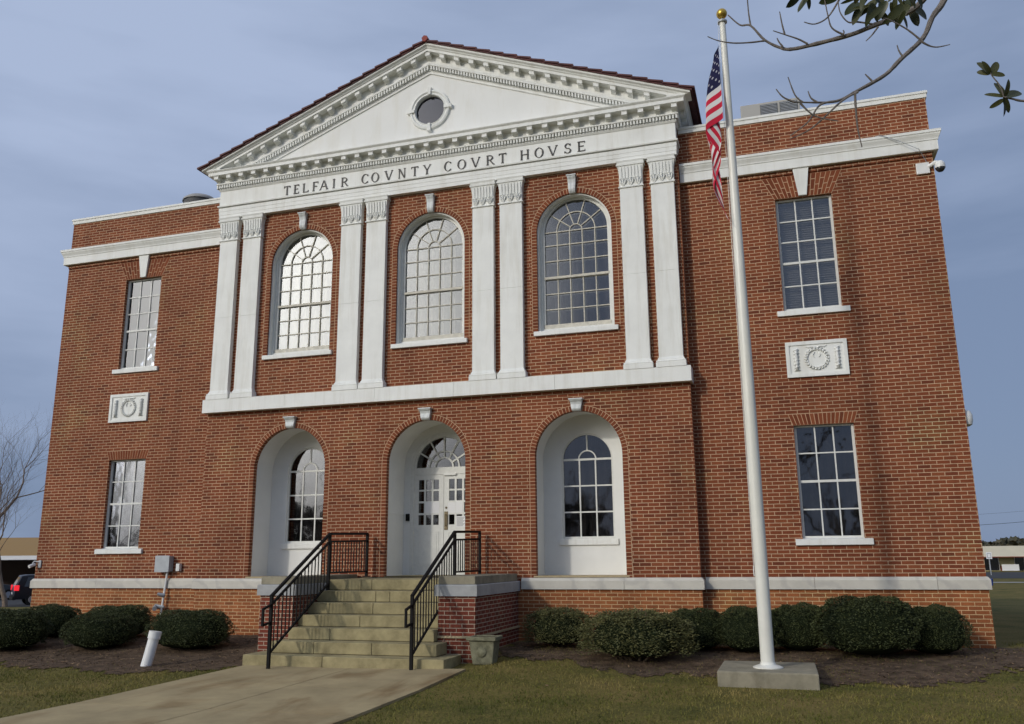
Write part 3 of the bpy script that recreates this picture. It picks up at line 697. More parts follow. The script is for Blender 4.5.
# oculus
b = MB()
b.lathe([(.36, .0), (.36, .055), (.375, .075), (.40, .06), (.42, .06), (.445, .085), (.475, .07), (.485, .0)], (0, -.10, 11.275), 40, axis='y')
OC = None
def annulus(cx, cz, prof, n=40):   # prof (r, out)
    b = MB(); vs = []; m = len(prof)
    for j in range(n):
        a = 2*PI*j/n
        for r_, o_ in prof: vs.append((cx+r_*math.cos(a), -.10-o_, cz+r_*math.sin(a)))
    fs = [(j*m+i, j*m+(i+1) % m, ((j+1) % n)*m+(i+1) % m, ((j+1) % n)*m+i) for j in range(n) for i in range(m)]
    b.add(vs, fs); return b
b = annulus(0, 11.275, [(.345, -.08), (.345, .03), (.36, .05), (.385, .035), (.40, .035), (.43, .06), (.47, .05), (.485, 0), (.485, -.08)])
OC = b.build('oculus_window', m_white, CH, smooth='auto')
b = MB(); b.plate([(.35*math.cos(2*PI*i/40), 11.275+.35*math.sin(2*PI*i/40)) for i in range(40)], [], -.055, -.05); b.build('pane', glass_mat('oculus_glass', (.4, .4, .45), .035, .05, .03), OC)
b = MB(); b.plate([(.40*math.cos(2*PI*i/40), 11.275+.40*math.sin(2*PI*i/40)) for i in range(40)], [], .0, .01); b.build('backing', m_shade, OC)
for i in range(4):
    b = MB(); a = i*PI/2; ca, sa = math.cos(a), math.sin(a)
    def P(rr, t): return (rr*ca-t*sa, 11.275+rr*sa+t*ca)
    b.plate([P(.35, -.03), P(.53, -.045), P(.53, .045), P(.35, .03)], [], -.18, -.10)
    b.build('keystone', m_white, OC, bevel=.004)

# tiled gable roof
def roof():
    b = MB(); Y0, Y1 = -.46, 9.0; top, th = 12.835, .05
    pts = [(-5.74, top-SL*5.74), (0, top), (5.74, top-SL*5.74)]
    for s in (-1, 1):
        x1 = s*5.74; za, zb = top, top-SL*5.74
        q = [(0, Y0+.03, za-.06), (x1, Y0+.03, zb-.06), (x1, Y1, zb-.06), (0, Y1, za-.06)]
        t = [(p[0], p[1], p[2]+.05) for p in q]
        if s < 0: q = q[::-1]; t = t[::-1]
        b.hexa(q, t)
        # courses of tile, each lapping the one below
        n = 19; dx = 5.80/n
        for i in range(n):
            xa, xb = s*(i*dx-.02), s*((i+1)*dx+.0)
            z_a = top-SL*abs(xa)-.012+.0; z_b = top-SL*abs(xb)+.028
            ww = .34; j = 0; y = Y0
            while y < Y1-.1:
                y2 = y+ww-.008; jz = random.uniform(-.004, .006)
                q = [(xa, y, z_a-.03+jz), (xb, y, z_b-.04+jz), (xb, y2, z_b-.04+jz), (xa, y2, z_a-.03+jz)]
                t = [(xa, y, z_a+jz), (xb, y, z_b+jz), (xb, y2, z_b+jz), (xa, y2, z_a+jz)]
                if s < 0: q = q[::-1]; t = t[::-1]
                b.hexa(q, t)
                if y > 1.2 and y < 8: y = 8; continue
                y += ww
    o = b.build('roof', m_tile, CH)
    r = MB(); y = Y0-.02
    while y < 3:
        r.tube([(0, y, top+.005), (0, y+.30, top+.012), (0, y+.36, top+.012)], [.075, .068, .068], 6); y += .33
    r.build('ridge_tile', m_ridge, o, smooth='auto')
random.seed(2); roof()
b = MB(); b.plate([(-5.3, 10.5), (5.3, 10.5), (0, 12.6)], [], 8.5, 8.6); b.box(-5.3, 5.3, 8.5, 8.6, 9.5, 10.5)
for s in (-1, 1):
    a, c = sorted((s*5.2, s*5.3)); b.box(a, c, 1.2, 8.5, 9.5, 10.4)
b.build('gable_wall', m_brick, CH)
b = MB(); b.box(-9.76, 9.76, .49, 16.01, 9.45, 9.55); b.build('flat_roof', m_roofing, CH)

# wing cornices and parapet caps
wc = [(0, 8.852), (.095, 8.852), (.10, 8.86), (.10, 9.045), (.112, 9.05), (.115, 9.075), (.125, 9.10), (.15, 9.15), (.155, 9.175), (.168, 9.185), (.168, 9.215), (.17, 9.235), (0, 9.262)]
for s in (-1, 1):
    b = MB(); path = [(5.36, .25), (10.0, .25), (10.0, 16)] if s > 0 else [(-10.0, 16), (-10.0, .25), (-5.36, .25)]
    b.sweep(wc, path); b.build('wing_cornice', m_white, CH)
    b = MB(); b.sweep([(-.28, 9.97), (.022, 9.97), (.025, 10.045), (.042, 10.055), (.042, 10.10), (-.28, 10.12)], path); b.build('parapet_cap', m_white, CH)

# frieze lettering -------------------------------------------------------------
def letter(ch, x, wd, z0=9.728, H=.222, y=-.118):
    """Roman capitals with thick and thin strokes and small serifs"""
    b = MB(); T, t = .032, .016; dy = .014
    def bar(x0, z0_, x1, z1_, w_):      # sloped bar, horizontal width w_
        b.plate([(x+x0-w_/2, z0+z0_), (x+x0+w_/2, z0+z0_), (x+x1+w_/2, z0+z1_), (x+x1-w_/2, z0+z1_)], [], y-dy, y)
    def hb(x0, x1, zc, w_=t): b.plate(rect(x+x0, x+x1, z0+zc-w_/2, z0+zc+w_/2), [], y-dy-.0008, y)
    def ser(xc, zc, h=.030): b.plate(rect(x+xc-h, x+xc+h, z0+zc-.0045, z0+zc+.0045), [], y-dy-.0016, y)
    def arc(cx, cz, rx, rz, a0, a1, wn=t, wt_=T, n=22):
        o_, i_ = [], []
        for k in range(n+1):
            a = R(a0+(a1-a0)*k/n); th = wn+(wt_-wn)*abs(math.cos(a))
            o_.append((x+cx+rx*math.cos(a), z0+cz+rz*math.sin(a)))
            i_.append((x+cx+(rx-th)*math.cos(a), z0+cz+(rz-th*.75)*math.sin(a)))
        for k in range(n):
            q = [o_[k], o_[k+1], i_[k+1], i_[k]]; b.plate(q, [], y-dy, y)
    L_ = T/2
    if ch == 'T': bar(wd/2, 0, wd/2, H, T); hb(0, wd, H-t/2); bar(.006, H-.045, .004, H, .011); bar(wd-.006, H-.045, wd-.004, H, .011); ser(wd/2, .0045)
    if ch == 'E': bar(L_+.01, 0, L_+.01, H, T); hb(.01, wd, H-t/2); hb(.01, wd*.82, H*.52); hb(.01, wd, t/2); bar(wd-.006, H-.04, wd-.004, H, .01); bar(wd-.006, .042, wd+.002, 0, .01) if 0 else bar(wd-.004, 0, wd-.002, .042, .01); ser(L_, .0045, .022); ser(L_, H-.0045, .022)
    if ch == 'F': bar(L_+.01, 0, L_+.01, H, T); hb(.01, wd, H-t/2); hb(.01, wd*.8, H*.5); bar(wd-.006, H-.045, wd-.004, H, .01); ser(L_+.01, .0045)
    if ch == 'L': bar(L_+.01, 0, L_+.01, H, T); hb(.01, wd, t/2); bar(wd-.004, 0, wd-.002, .05, .011); ser(L_+.01, H-.0045)
    if ch == 'I': bar(wd/2, 0, wd/2, H, T); ser(wd/2, .0045); ser(wd/2, H-.0045)
    if ch == 'A': bar(.02, 0, wd*.47, H, t); bar(wd-.025, 0, wd*.5, H, T*1.1); hb(wd*.22, wd*.76, H*.36, .013); ser(.02, .0045, .024); ser(wd-.025, .0045)
    if ch == 'V': bar(wd*.5, 0, .024, H, T*1.1); bar(wd*.53, 0, wd-.018, H, t); ser(.026, H-.0045); ser(wd-.018, H-.0045, .024)
    if ch == 'N': bar(.02, 0, .02, H, t); bar(wd-.02, 0, wd-.02, H, t); bar(wd-.026, 0, .026, H, T*1.15); ser(.02, .0045, .022); ser(wd-.02, H-.0045, .022); ser(.02, H-.0045, .022)
    if ch == 'Y': bar(wd/2, 0, wd/2, H*.5, T); bar(wd/2-.002, H*.45, .022, H, T); bar(wd/2+.005, H*.45, wd-.016, H, t); ser(wd/2, .0045); ser(.022, H-.0045, .025); ser(wd-.016, H-.0045, .022)
    if ch == 'H': bar(L_+.005, 0, L_+.005, H, T); bar(wd-L_-.005, 0, wd-L_-.005, H, T); hb(L_, wd-L_, H*.52); [ser(a, c, .026) for a in (L_+.005, wd-L_-.005) for c in (.0045, H-.0045)]
    if ch == 'O': arc(wd/2, H/2, wd/2, H/2+.004, 0, 360, t*.8, T*1.1, 32)
    if ch == 'C': arc(wd*.54, H/2, wd*.54, H/2+.004, 48, 312, t*.8, T*1.1, 26); bar(wd*.9, H*.74, wd*.9, H*.93, .010); bar(wd*.9, .012, wd*.9, H*.22, .010)
    if ch == 'S':
        arc(wd/2, H*.74, wd*.44, H*.27, 20, 265, t, T); arc(wd/2, H*.26, wd*.5, H*.27, -160, 90, t, T); bar(wd*.9, H*.73, wd*.9, H*.95, .010); bar(wd*.06, .01, wd*.06, H*.25, .010)
    if ch == 'R': bar(L_+.01, 0, L_+.01, H, T); arc(wd*.40, H*.74, wd*.44, H*.26, -90, 90, t, T); hb(.02, wd*.42, H-t/2); hb(.02, wd*.42, H*.5-.002); bar(wd-.02, 0, wd*.45, H*.49, T*1.05); ser(L_+.01, .0045); ser(wd-.014, .0045, .02); ser(L_+.005, H-.0045, .022)
    b.build('letter', m_letter, ENT)
for ch, a, c in [('T', -3.615, -3.455), ('E', -3.355, -3.225), ('L', -3.125, -2.98), ('F', -2.87, -2.73), ('A', -2.69, -2.47), ('I', -2.355, -2.30), ('R', -2.14, -1.96), ('C', -1.635, -1.46), ('O', -1.395, -1.20), ('V', -1.07, -.865),
                 ('N', -.73, -.56), ('T', -.42, -.255), ('Y', -.14, .045), ('C', .355, .53), ('O', .665, .865), ('V', .975, 1.185), ('R', 1.33, 1.51), ('T', 1.61, 1.775), ('H', 2.095, 2.275), ('O', 2.40, 2.60), ('V', 2.69, 2.90), ('S', 3.045, 3.195), ('E', 3.335, 3.49)]:
    letter(ch, a, c-a)

# windows -----------------------------------------------------------------
def curtain(x0, x1, z0, z1, y, m, parent, folds=9, amp=.02, name='curtain'):
    b = MB(); n = folds*6; vs = []
    for i in range(n+1):
        x = x0+(x1-x0)*i/n; o = amp*math.sin(i/6*2*PI)
        vs += [(x, y+o, z0), (x, y+o, z1)]
    b.add(vs, [(2*i, 2*i+2, 2*i+3, 2*i+1) for i in range(n)]); return b.build(name, m, parent, smooth=True)
def blinds(x0, x1, z0, z1, y, m, parent):
    b = MB(); z = z0
    while z < z1: b.add([(x0, y, z), (x1, y, z), (x1, y+.02, z+.043), (x0, y+.02, z+.043)], [(0, 1, 2, 3)]); z += .045
    return b.build('blind', m, parent)
def wing_window(s, z0, z1, rows, low):
    x0, x1 = sorted((s*W1, s*W2)); Y = .35; f = .045
    b = MB(); b.plate(rect(x0-.0, x1+.0, z0, z1), [rect(x0+f, x1-f, z0+.06, z1-.03)], Y-.02, Y+.06)
    gx0, gx1 = x0+f, x1-f; mw = .012
    for i in (1, 2):
        x = gx0+(gx1-gx0)*i/3; b.box(x-mw, x+mw, Y, Y+.035, z0+.06, z1-.03)
    for z, wd in rows: b.box(gx0, gx1, Y-.004 if wd > .02 else Y+.002, Y+.033, z-wd, z+wd)
    o = b.build('window', m_white2, CH)
    g = MB(); g.box(gx0-.01, gx1+.01, Y+.02, Y+.024, z0+.05, z1-.02); g.build('pane', m_glass_low if low else m_glass, o)
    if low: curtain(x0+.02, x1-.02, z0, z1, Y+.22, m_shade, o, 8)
    elif s > 0: blinds(x0+.01, x1-.01, z0, z1, Y+.13, m_blind, o)
    else: curtain(x0+.02, x1-.02, z0, z1, Y+.2, m_curtain, o, 7)
    # inner timber lining closes the reveal behind the frame
    k = MB(); k.plate(rect(x0-.0, x1+.0, z0, z1), [rect(x0+.02, x1-.02, z0+.02, z1-.02)], Y+.06, .499); k.build('lining', m_white2, o)
    sl = MB(); zt = z0+.0; sl.hexa([(x0-.125, .195, zt-.10), (x1+.135, .195, zt-.10), (x1+.135, .36, zt-.10), (x0-.125, .36, zt-.10)], [(x0-.125, .195, zt+.0), (x1+.135, .195, zt), (x1+.135, .36, zt+.03), (x0-.125, .36, zt+.03)])
    sl.build('sill', m_white, o, bevel=.005); return o
for s in (-1, 1):
    wing_window(s, 1.80, 3.845, [(2.33, .012), (2.83, .022), (3.34, .012)], True)
    wing_window(s, 6.02, 8.285, [(6.53, .012), (6.99, .022), (7.42, .012), (7.84, .012)], False)

def arc_bar(b, cx, cz, r0, r1, a0, a1, y0, y1, n=18):
    for i in range(n):
        a, c = a0+(a1-a0)*i/n, a0+(a1-a0)*(i+1)/n
        b.plate([(cx+r0*math.cos(a), cz+r0*math.sin(a)), (cx+r1*math.cos(a), cz+r1*math.sin(a)), (cx+r1*math.cos(c), cz+r1*math.sin(c)), (cx+r0*math.cos(c), cz+r0*math.sin(c))], [], y0, y1)
def muntins(b, c, r, zs, z0, rows, Y0, Y1, mw, ncol=5):
    for i in range(1, ncol):
        x = c-r+2*r*i/ncol; b.box(x-mw, x+mw, Y0, Y1, z0, zs)
    for z in rows: b.box(c-r, c+r, Y0+.001, Y1-.001, z-mw, z+mw)
    b.box(c-r, c+r, Y0-.001, Y1, zs-mw, zs+mw)
    r1, r2 = r*.2, r*.61
    arc_bar(b, c, zs, r1-mw, r1+mw, 0, PI, Y0, Y1, 10); arc_bar(b, c, zs, r2-mw, r2+mw, 0, PI, Y0, Y1, 22)
    for k in range(1, 5):
        a = PI*k/5; ca, sa = math.cos(a), math.sin(a)
        b.plate([(c+r1*ca-mw*sa, zs+r1*sa+mw*ca), (c+r1*ca+mw*sa, zs+r1*sa-mw*ca), (c+r*ca+mw*sa, zs+r*sa-mw*ca), (c+r*ca-mw*sa, zs+r*sa+mw*ca)], [], Y0+.001, Y1-.001)
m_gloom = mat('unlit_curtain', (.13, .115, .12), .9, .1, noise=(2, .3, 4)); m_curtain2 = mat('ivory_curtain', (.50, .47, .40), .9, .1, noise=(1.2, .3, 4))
m_innersash = mat('greyed_inner_sash', (.30, .29, .26), .6, .2)
def upper_window(c, i):
    Y = .22; r = .665; zs = 8.155
    b = MB(); b.plate(arch(c, UZ, UR, 5.985), [arch(c, UZ, UR-.03, 6.0)], .045, .235); 
    o = b.build('arched_window', m_white, CH, smooth=False)
    b = MB(); b.plate(arch(c, UZ, UR-.028, 5.99), [arch(c, zs, r+.045, 6.06)], .15, .235)
    b.plate(arch(c, zs, r+.045, 6.05), [arch(c, zs, r, 6.15)], .185, .235)
    b.build('casing', m_white2, o)
    b = MB(); muntins(b, c, r, zs, 6.15, [6.48, 6.81, 7.52, 7.86], Y-.015, Y+.01, .0095)
    b.box(c-r-.02, c+r+.02, .175, .24, 7.125, 7.175); b.box(c-r-.03, c+r+.03, .17, .235, 6.06, 6.15)
    b.build('sash', m_worn, o)
    g = MB(); g.plate(arch(c, zs, r+.02, 6.1), [], Y+.012, Y+.016); g.build('pane', m_glass, o)
    b = MB(); muntins(b, c, r, zs, 6.15, [6.48, 6.81, 7.52, 7.86], .335, .36, .012); b.box(c-r-.02, c+r+.02, .325, .37, 7.12, 7.18)
    b.plate(arch(c, UZ, UR+.02, 5.98), [arch(c, zs, r+.0, 6.12)], .325, .37); b.build('inner_sash', m_innersash, o)
    b = MB(); b.plate(arch(c, UZ, UR+.06, 5.9), [arch(c, UZ, UR+.02, 5.95)], .1152, .75); b.plate(arch(c, UZ, UR+.06, 5.9), [], .75, .78); b.build('interior_reveal', m_niche, o)
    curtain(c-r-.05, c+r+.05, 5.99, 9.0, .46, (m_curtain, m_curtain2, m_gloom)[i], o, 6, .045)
    sl = MB(); x0, x1 = (c-.86, c+.86)
    sl.hexa([(x0, -.065, 5.88), (x1, -.065, 5.88), (x1, .2, 5.88), (x0, .2, 5.88)], [(x0, -.065, 5.972), (x1, -.065, 5.972), (x1, .2, 6.015), (x0, .2, 6.015)]); sl.build('sill', m_white, o, bevel=.005)
for i, c in enumerate(UC): upper_window(c, i)

def keystone(c, z0, z1, w0, w1, m=m_silver):
    b = MB(); n = 8
    prof = [(-.035, 0), (-.06, .08), (-.075, .2), (-.07, .4), (-.06, .6), (-.075, .8), (-.10, .9), (-.11, 1)]
    vs = []
    for y, t in prof:
        ww = w0+(w1-w0)*t; z = z0+(z1-z0)*t
        for k in range(5): 
            x = c+ww*(-1+k/2); dy = [0, -.006, 0, -.006, 0][k]
            vs.append((x, y+dy, z))
    m_ = len(prof); nb = len(vs)
    for y, t in prof:
        ww = w0+(w1-w0)*t; z = z0+(z1-z0)*t; vs += [(c-ww, .02, z), (c+ww, .02, z)]
    fs = [(i*5+k, i*5+k+1, (i+1)*5+k+1, (i+1)*5+k) for i in range(m_-1) for k in range(4)]
    for i in range(m_-1):
        fs += [(nb+2*i, i*5, (i+1)*5, nb+2*i+2), (i*5+4, nb+2*i+1, nb+2*i+3, (i+1)*5+4)]
    fs += [(nb, nb+1, 4, 3, 2, 1, 0), (nb+2*m_-2, *range((m_-1)*5, m_*5), nb+2*m_-1)]
    b.add(vs, fs)
    b.box(c-w1-.015, c+w1+.015, -.125, .01, z1, z1+.022)
    b.build('keystone', m, CH)
for c, _ in LC: keystone(c, LZ+LR-.01, 4.53, .085, .125)
for c in UC: keystone(c, UZ+UR-.01, 9.235, .066, .086, m_silver)

# lower niches
NR = .915
def niche(c, depth, kind):
    b = MB(); b.plate(arch(c, LZ, NR+.12, 1.10), [arch(c, LZ, NR, 1.19, 40)], .117, depth)
    o = b.build('niche', m_niche, CH, smooth='auto')
    f = MB(); f.box(c-NR-.0, c+NR, -.02 if kind != 'd' else .0, depth, 1.16, 1.192); f.build('floor_slab', m_sill_stone, o)
    return o
NI = {}
for c, k in LC:
    d = 1.0 if k == 'm' else .80
    NI[k] = niche(c, d, 'd' if k == 'm' else 'w')
m_nicheblind = mat('grey_niche_curtain', (.22, .20, .20), .9, .1, noise=(2, .35, 5))
def low_window(c, o, cz):
    Y = .80; r = .53; zs = 3.46
    b = MB(); b.plate(arch(c, LZ, NR+.12, 1.10), [arch(cz, zs, r, 1.88)], Y, Y+.14); b.build('back_wall', m_niche, o)
    b = MB(); b.plate(arch(cz, zs, r+.0, 1.86), [arch(cz, zs, r-.035, 1.93)], Y+.03, Y+.10)
    mw = .014
    for i in (1, 2): x = cz-.495+.99*i/3; b.box(x-mw, x+mw, Y+.045, Y+.08, 1.93, zs)
    for z, q in ((2.41, mw), (2.93, mw), (zs, .02)): b.box(cz-.5, cz+.5, Y+.043, Y+.078, z-q, z+q)
    arc_bar(b, cz, zs, .165, .19, 0, PI, Y+.045, Y+.08, 12); b.box(cz-mw, cz+mw, Y+.046, Y+.079, zs+.18, zs+.51)
    w_ = b.build('arched_window', m_white2, o)
    g = MB(); g.plate(arch(cz, zs, r-.02, 1.9), [], Y+.06, Y+.064); g.build('pane', m_glass_low, w_)
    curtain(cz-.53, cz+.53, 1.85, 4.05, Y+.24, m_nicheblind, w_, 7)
    s = MB(); s.box(cz-.595, cz+.595, Y-.04, Y, 1.765, 1.88); s.build('sill', m_white, w_, bevel=.006)
low_window(LC[0][0], NI['l'], -3.18); low_window(LC[2][0], NI['r'], 3.14)
# door
c = LC[1][0]; o = NI['m']; Y = 1.0; dc = -.03
b = MB(); b.plate(arch(c, LZ, NR+.12, 1.10), [arch(dc, 3.43, .70, 1.19)], Y, Y+.14); b.build('back_wall', m_niche, o)
b = MB(); b.plate(arch(dc, 3.43, .76, 1.192), [arch(dc, 3.43, .68, 1.195)], Y-.03, Y); b.build('casing', m_white2, o)
fl = MB()
fl.box(dc-.70, dc+.70, Y-.012, Y+.07, 3.29, 3.44); arc_bar(fl, dc, 3.44, .64, .70, 0, PI, Y-.012, Y+.07, 26)
arc_bar(fl, dc, 3.44, .19, .225, 0, PI, Y, Y+.05, 14); arc_bar(fl, dc, 3.44, .33, .36, 0, PI, Y, Y+.05, 18)
for k in range(1, 6):
    a = PI*k/6; ca, sa = math.cos(a), math.sin(a); q = .016
    r1 = .36 if k not in (2, 4) else .22
    for r1, r2 in ((.36, .66), (.21, .34)):
        fl.plate([(dc+r1*ca-q*sa, 3.44+r1*sa+q*ca), (dc+r1*ca+q*sa, 3.44+r1*sa-q*ca), (dc+r2*ca+q*sa, 3.44+r2*sa-q*ca), (dc+r2*ca-q*sa, 3.44+r2*sa+q*ca)], [], Y+.001, Y+.049)
fan = fl.build('fanlight', m_white2, o)
g = MB(); g.plate(arch(dc, 3.44, .68, 3.40), [], Y+.03, Y+.034); g.build('pane', m_glass_low, fan)
def leaf(s):
    x0, x1 = sorted((dc+s*.004, dc+s*.695)); Wd = x1-x0; zt, zb = 3.288, 1.20
    px = [(x0+.115+i*.17, x0+.115+i*.17+.128) for i in range(3)]
    pz = [(zt-.315, zt-.105), (zt-.56, zt-.35), (zt-.81, zt-.60), (zt-1.06, zt-.85)]
    b = MB(); b.plate(rect(x0, x1, zb, zt), [rect(a, c_, e, f_) for a, c_ in px for e, f_ in pz], Y, Y+.045)
    b.plate(rect(x0+.10, x1-.10, zb+.16, zt-1.20), [rect(x0+.12, x1-.12, zb+.18, zt-1.22)], Y-.008, Y)
    b.plate(rect(x0+.15, x1-.15, zb+.21, zt-1.25), [], Y-.006, Y)
    d = b.build('door', m_white2, o)
    g = MB(); g.box(x0+.1, x1-.1, Y+.025, Y+.03, zt-1.08, zt-.09); g.build('pane', m_glass_low, d)
    return d, x0, x1, px, pz
dl, _, _, pxl, pzl = leaf(-1); dr, _, _, pxr, pzr = leaf(1)
b = MB(); b.box(dc+.02, dc+.10, Y-.012, Y-.001, 2.12, 2.50); b.build('push_plate', m_brass, dr)
b = MB(); b.tube([(dc+.06, Y-.01, 2.20), (dc+.06, Y-.06, 2.22), (dc+.06, Y-.06, 2.42), (dc+.06, Y-.01, 2.44)], .009, 8); b.build('handle', m_brass, dr)
b = MB(); b.lathe([(.022, 0), (.022, .012), (.012, .02)], (dc+.06, Y-.001, 2.58), 16, axis='y'); b.build('lock', m_brass, dr)
b = MB(); b.box(dc+.01, dc+.28, Y-.045, Y-.002, 3.262, 3.30); b.build('door_closer', m_plate, dr)
tag_papers = []
for d, ppx, q in ((dl, pxl, ((1, 2), (2, 2))), (dr, pxr, ((0, 2), (1, 2)))):
    for i, j in q:
        a, c_ = ppx[i]; e, f_ = pzl[j]
        b = MB(); b.box(a+(-.02), c_+.015, Y-.003, Y-.0005, e-.01, f_+.02 if i else f_+.0); b.build('notice', m_paper, d)
b = MB(); a = pxr[1][0]; b.box(a-.0, a+.21, Y-.003, Y-.0005, 2.17, 2.40); nb = b.build('notice', m_paper, dr)
b = MB()
for k in range(9): b.box(a+.012, a+.19-(k % 3)*.02, Y-.0045, Y-.003, 2.375-k*.022-.006, 2.375-k*.022)
b.build('printed_line', m_letter, nb)
# intercom on the recess wall
b = MB(); b.box(dc-.86, dc-.78, Y-.04, Y-.0, 2.32, 2.47); ic = b.build('intercom', m_black, CH, bevel=.006)
# panel joints on the door niche walls
b = MB()
for z in (2.45, 3.22):
    b.box(c-NR+.0, c-NR+.012, .118, Y, z, z+.02)
b.build('panel_bead', m_niche, o)

# relief plaques
def plaque(s):
    xm = s*7.68+(-.03 if s > 0 else -.06); z0, z1 = 4.735, 5.405; hw = .54
    b = MB(); b.plate(rect(xm-hw, xm+hw, z0, z1), [rect(xm-hw+.065, xm+hw-.065, z0+.065, z1-.065)], .205, .255)
    b.box(xm-hw+.06, xm+hw-.06, .225, .255, z0+.06, z1-.06)
    o = b.build('plaque', m_white, CH); zc = (z0+z1)/2
    b = MB(); random.seed(4)
    for k in range(22):
        a = 2*PI*k/22
        for q, rr in ((-1, .175), (1, .205)):
            cxx, czz = xm+rr*math.cos(a), zc+rr*math.sin(a)*.98; ta = a+PI/2+(q*.5 if math.sin(a*.5) else 0)
            b.tube([(cxx-.035*math.cos(ta), .222, czz-.035*math.sin(ta)), (cxx, .205, czz), (cxx+.035*math.cos(ta), .218, czz+.035*math.sin(ta))], [.004, .018, .004], 6)
    for q in (-1, 1):          # ribbon bow
        b.tube([(xm, .212, zc+.185), (xm+q*.06, .208, zc+.225), (xm+q*.14, .216, zc+.215), (xm+q*.19, .22, zc+.235)], [.012, .014, .01, .006], 6)
        b.tube([(xm+q*.03, .215, zc+.12), (xm+q*.07, .214, zc+.07), (xm+q*.04, .214, zc+.02)], [.006, .01, .005], 6)
    for q in (-1, 1):          # upright torches bound with ribbon
        xx = xm+q*.36
        b.tube([(xx, .215, zc-.20), (xx, .20, zc-.10), (xx, .205, zc+.02), (xx, .20, zc+.10), (xx, .212, zc+.19)], [.035, .024, .032, .024, .036], 10)
        for k in range(6): b.tube([(xx-.045, .205, zc-.17+k*.065), (xx, .178, zc-.15+k*.065), (xx+.045, .205, zc-.13+k*.065)], [.008, .013, .008], 6)
        b.tube([(xx-.05, .212, zc-.2), (xx+.05, .212, zc-.2)], .016, 8)
    b.build('wreath_relief', m_white, o, smooth=True)
plaque(-1); plaque(1)

# ------------------------------------------------------------------ entrance steps
ST = tag(empty('entrance_steps', (-.1, -2, -.2)), 'seven yellowed stone steps between brick piers leading to the white double doors', 'steps')
NZ = 7; rz = (1.158+.2)/7
random.seed(8)
for k in range(1, NZ+1):
    zt = -.2+rz*k; zb = zt-rz; y0 = -3.2+.31*(k-1)
    y1 = -2.4+.31*(k-1)-.31+.2 if k < NZ else .0
    y1 = y0+.40 if k < NZ else -.005
    x0, x1 = {1: (-1.92, 1.68), 2: (-1.60, 1.43)}.get(k, (-1.458, 1.258))
    y1 = max(y1, y0+.34)
    if k in (1, 2): y1 = max(y1, -2.425) if k == 1 else -2.43+.0
    b = MB(); cuts = [x0]+sorted(random.uniform(x0+.6, x1-.6) for _ in range(random.choice([1, 2])))+[x1]
    for i in range(len(cuts)-1):
        b.box(cuts[i]+.004, cuts[i+1]-.004, y0, y1, zb+.009, zt)
    s_ = b.build('step', m_stone, ST, bevel=.012)
    j = MB(); j.box(x0+.02, x1-.02, y0+.012, y1-.01, zb-.05, zt-.012); j.build('joint_and_shade', m_joint_shade, s_)  # dark core shows as block joints and as painted nosing shadow between steps
# core under the stair and landing into the niche
b = MB(); 
for k in range(3, NZ+1):
    b.box(-1.455, 1.255, -3.2+.31*(k-1)+.3, -.02, -.6 if k == 3 else -.2+rz*(k-2), -.2+rz*(k-1)-.003)
b.build('step_core', m_joint_shade, ST)
b = MB(); b.box(-.90, .83, .0, 1.03, 1.10, 1.194); b.build('threshold_slab', m_stone, ST)
for x0, x1 in ((-2.14, -1.46), (1.26, 1.915)):
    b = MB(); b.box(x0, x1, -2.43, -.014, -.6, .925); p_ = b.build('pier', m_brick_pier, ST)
    b = MB(); b.sweep([(-.05, .915), (.045, .915), (.045, 1.085), (.03, 1.10), (-.05, 1.10)], [(x0, -.0), (x0, -2.43), (x1, -2.43), (x1, -.0)]); b.box(x0+.04, x1-.04, -2.39, -.0, .92, 1.09); b.build('band', m_marble_shaded, p_)
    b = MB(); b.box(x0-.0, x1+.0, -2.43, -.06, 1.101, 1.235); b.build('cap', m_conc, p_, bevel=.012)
    if x0 > 0:
        b = MB(); b.box(x1-.0, x1+.03, -2.46, -.014, .25, .285); b.box(x0, x1+.03, -2.46, -2.431, .25, .285); b.build('ledge', m_sill_stone, p_)
b = MB(); b.box(-1.458, 1.258, -.012, .1, .3, 1.18); b.build('riser_wall', m_joint_shade, ST)

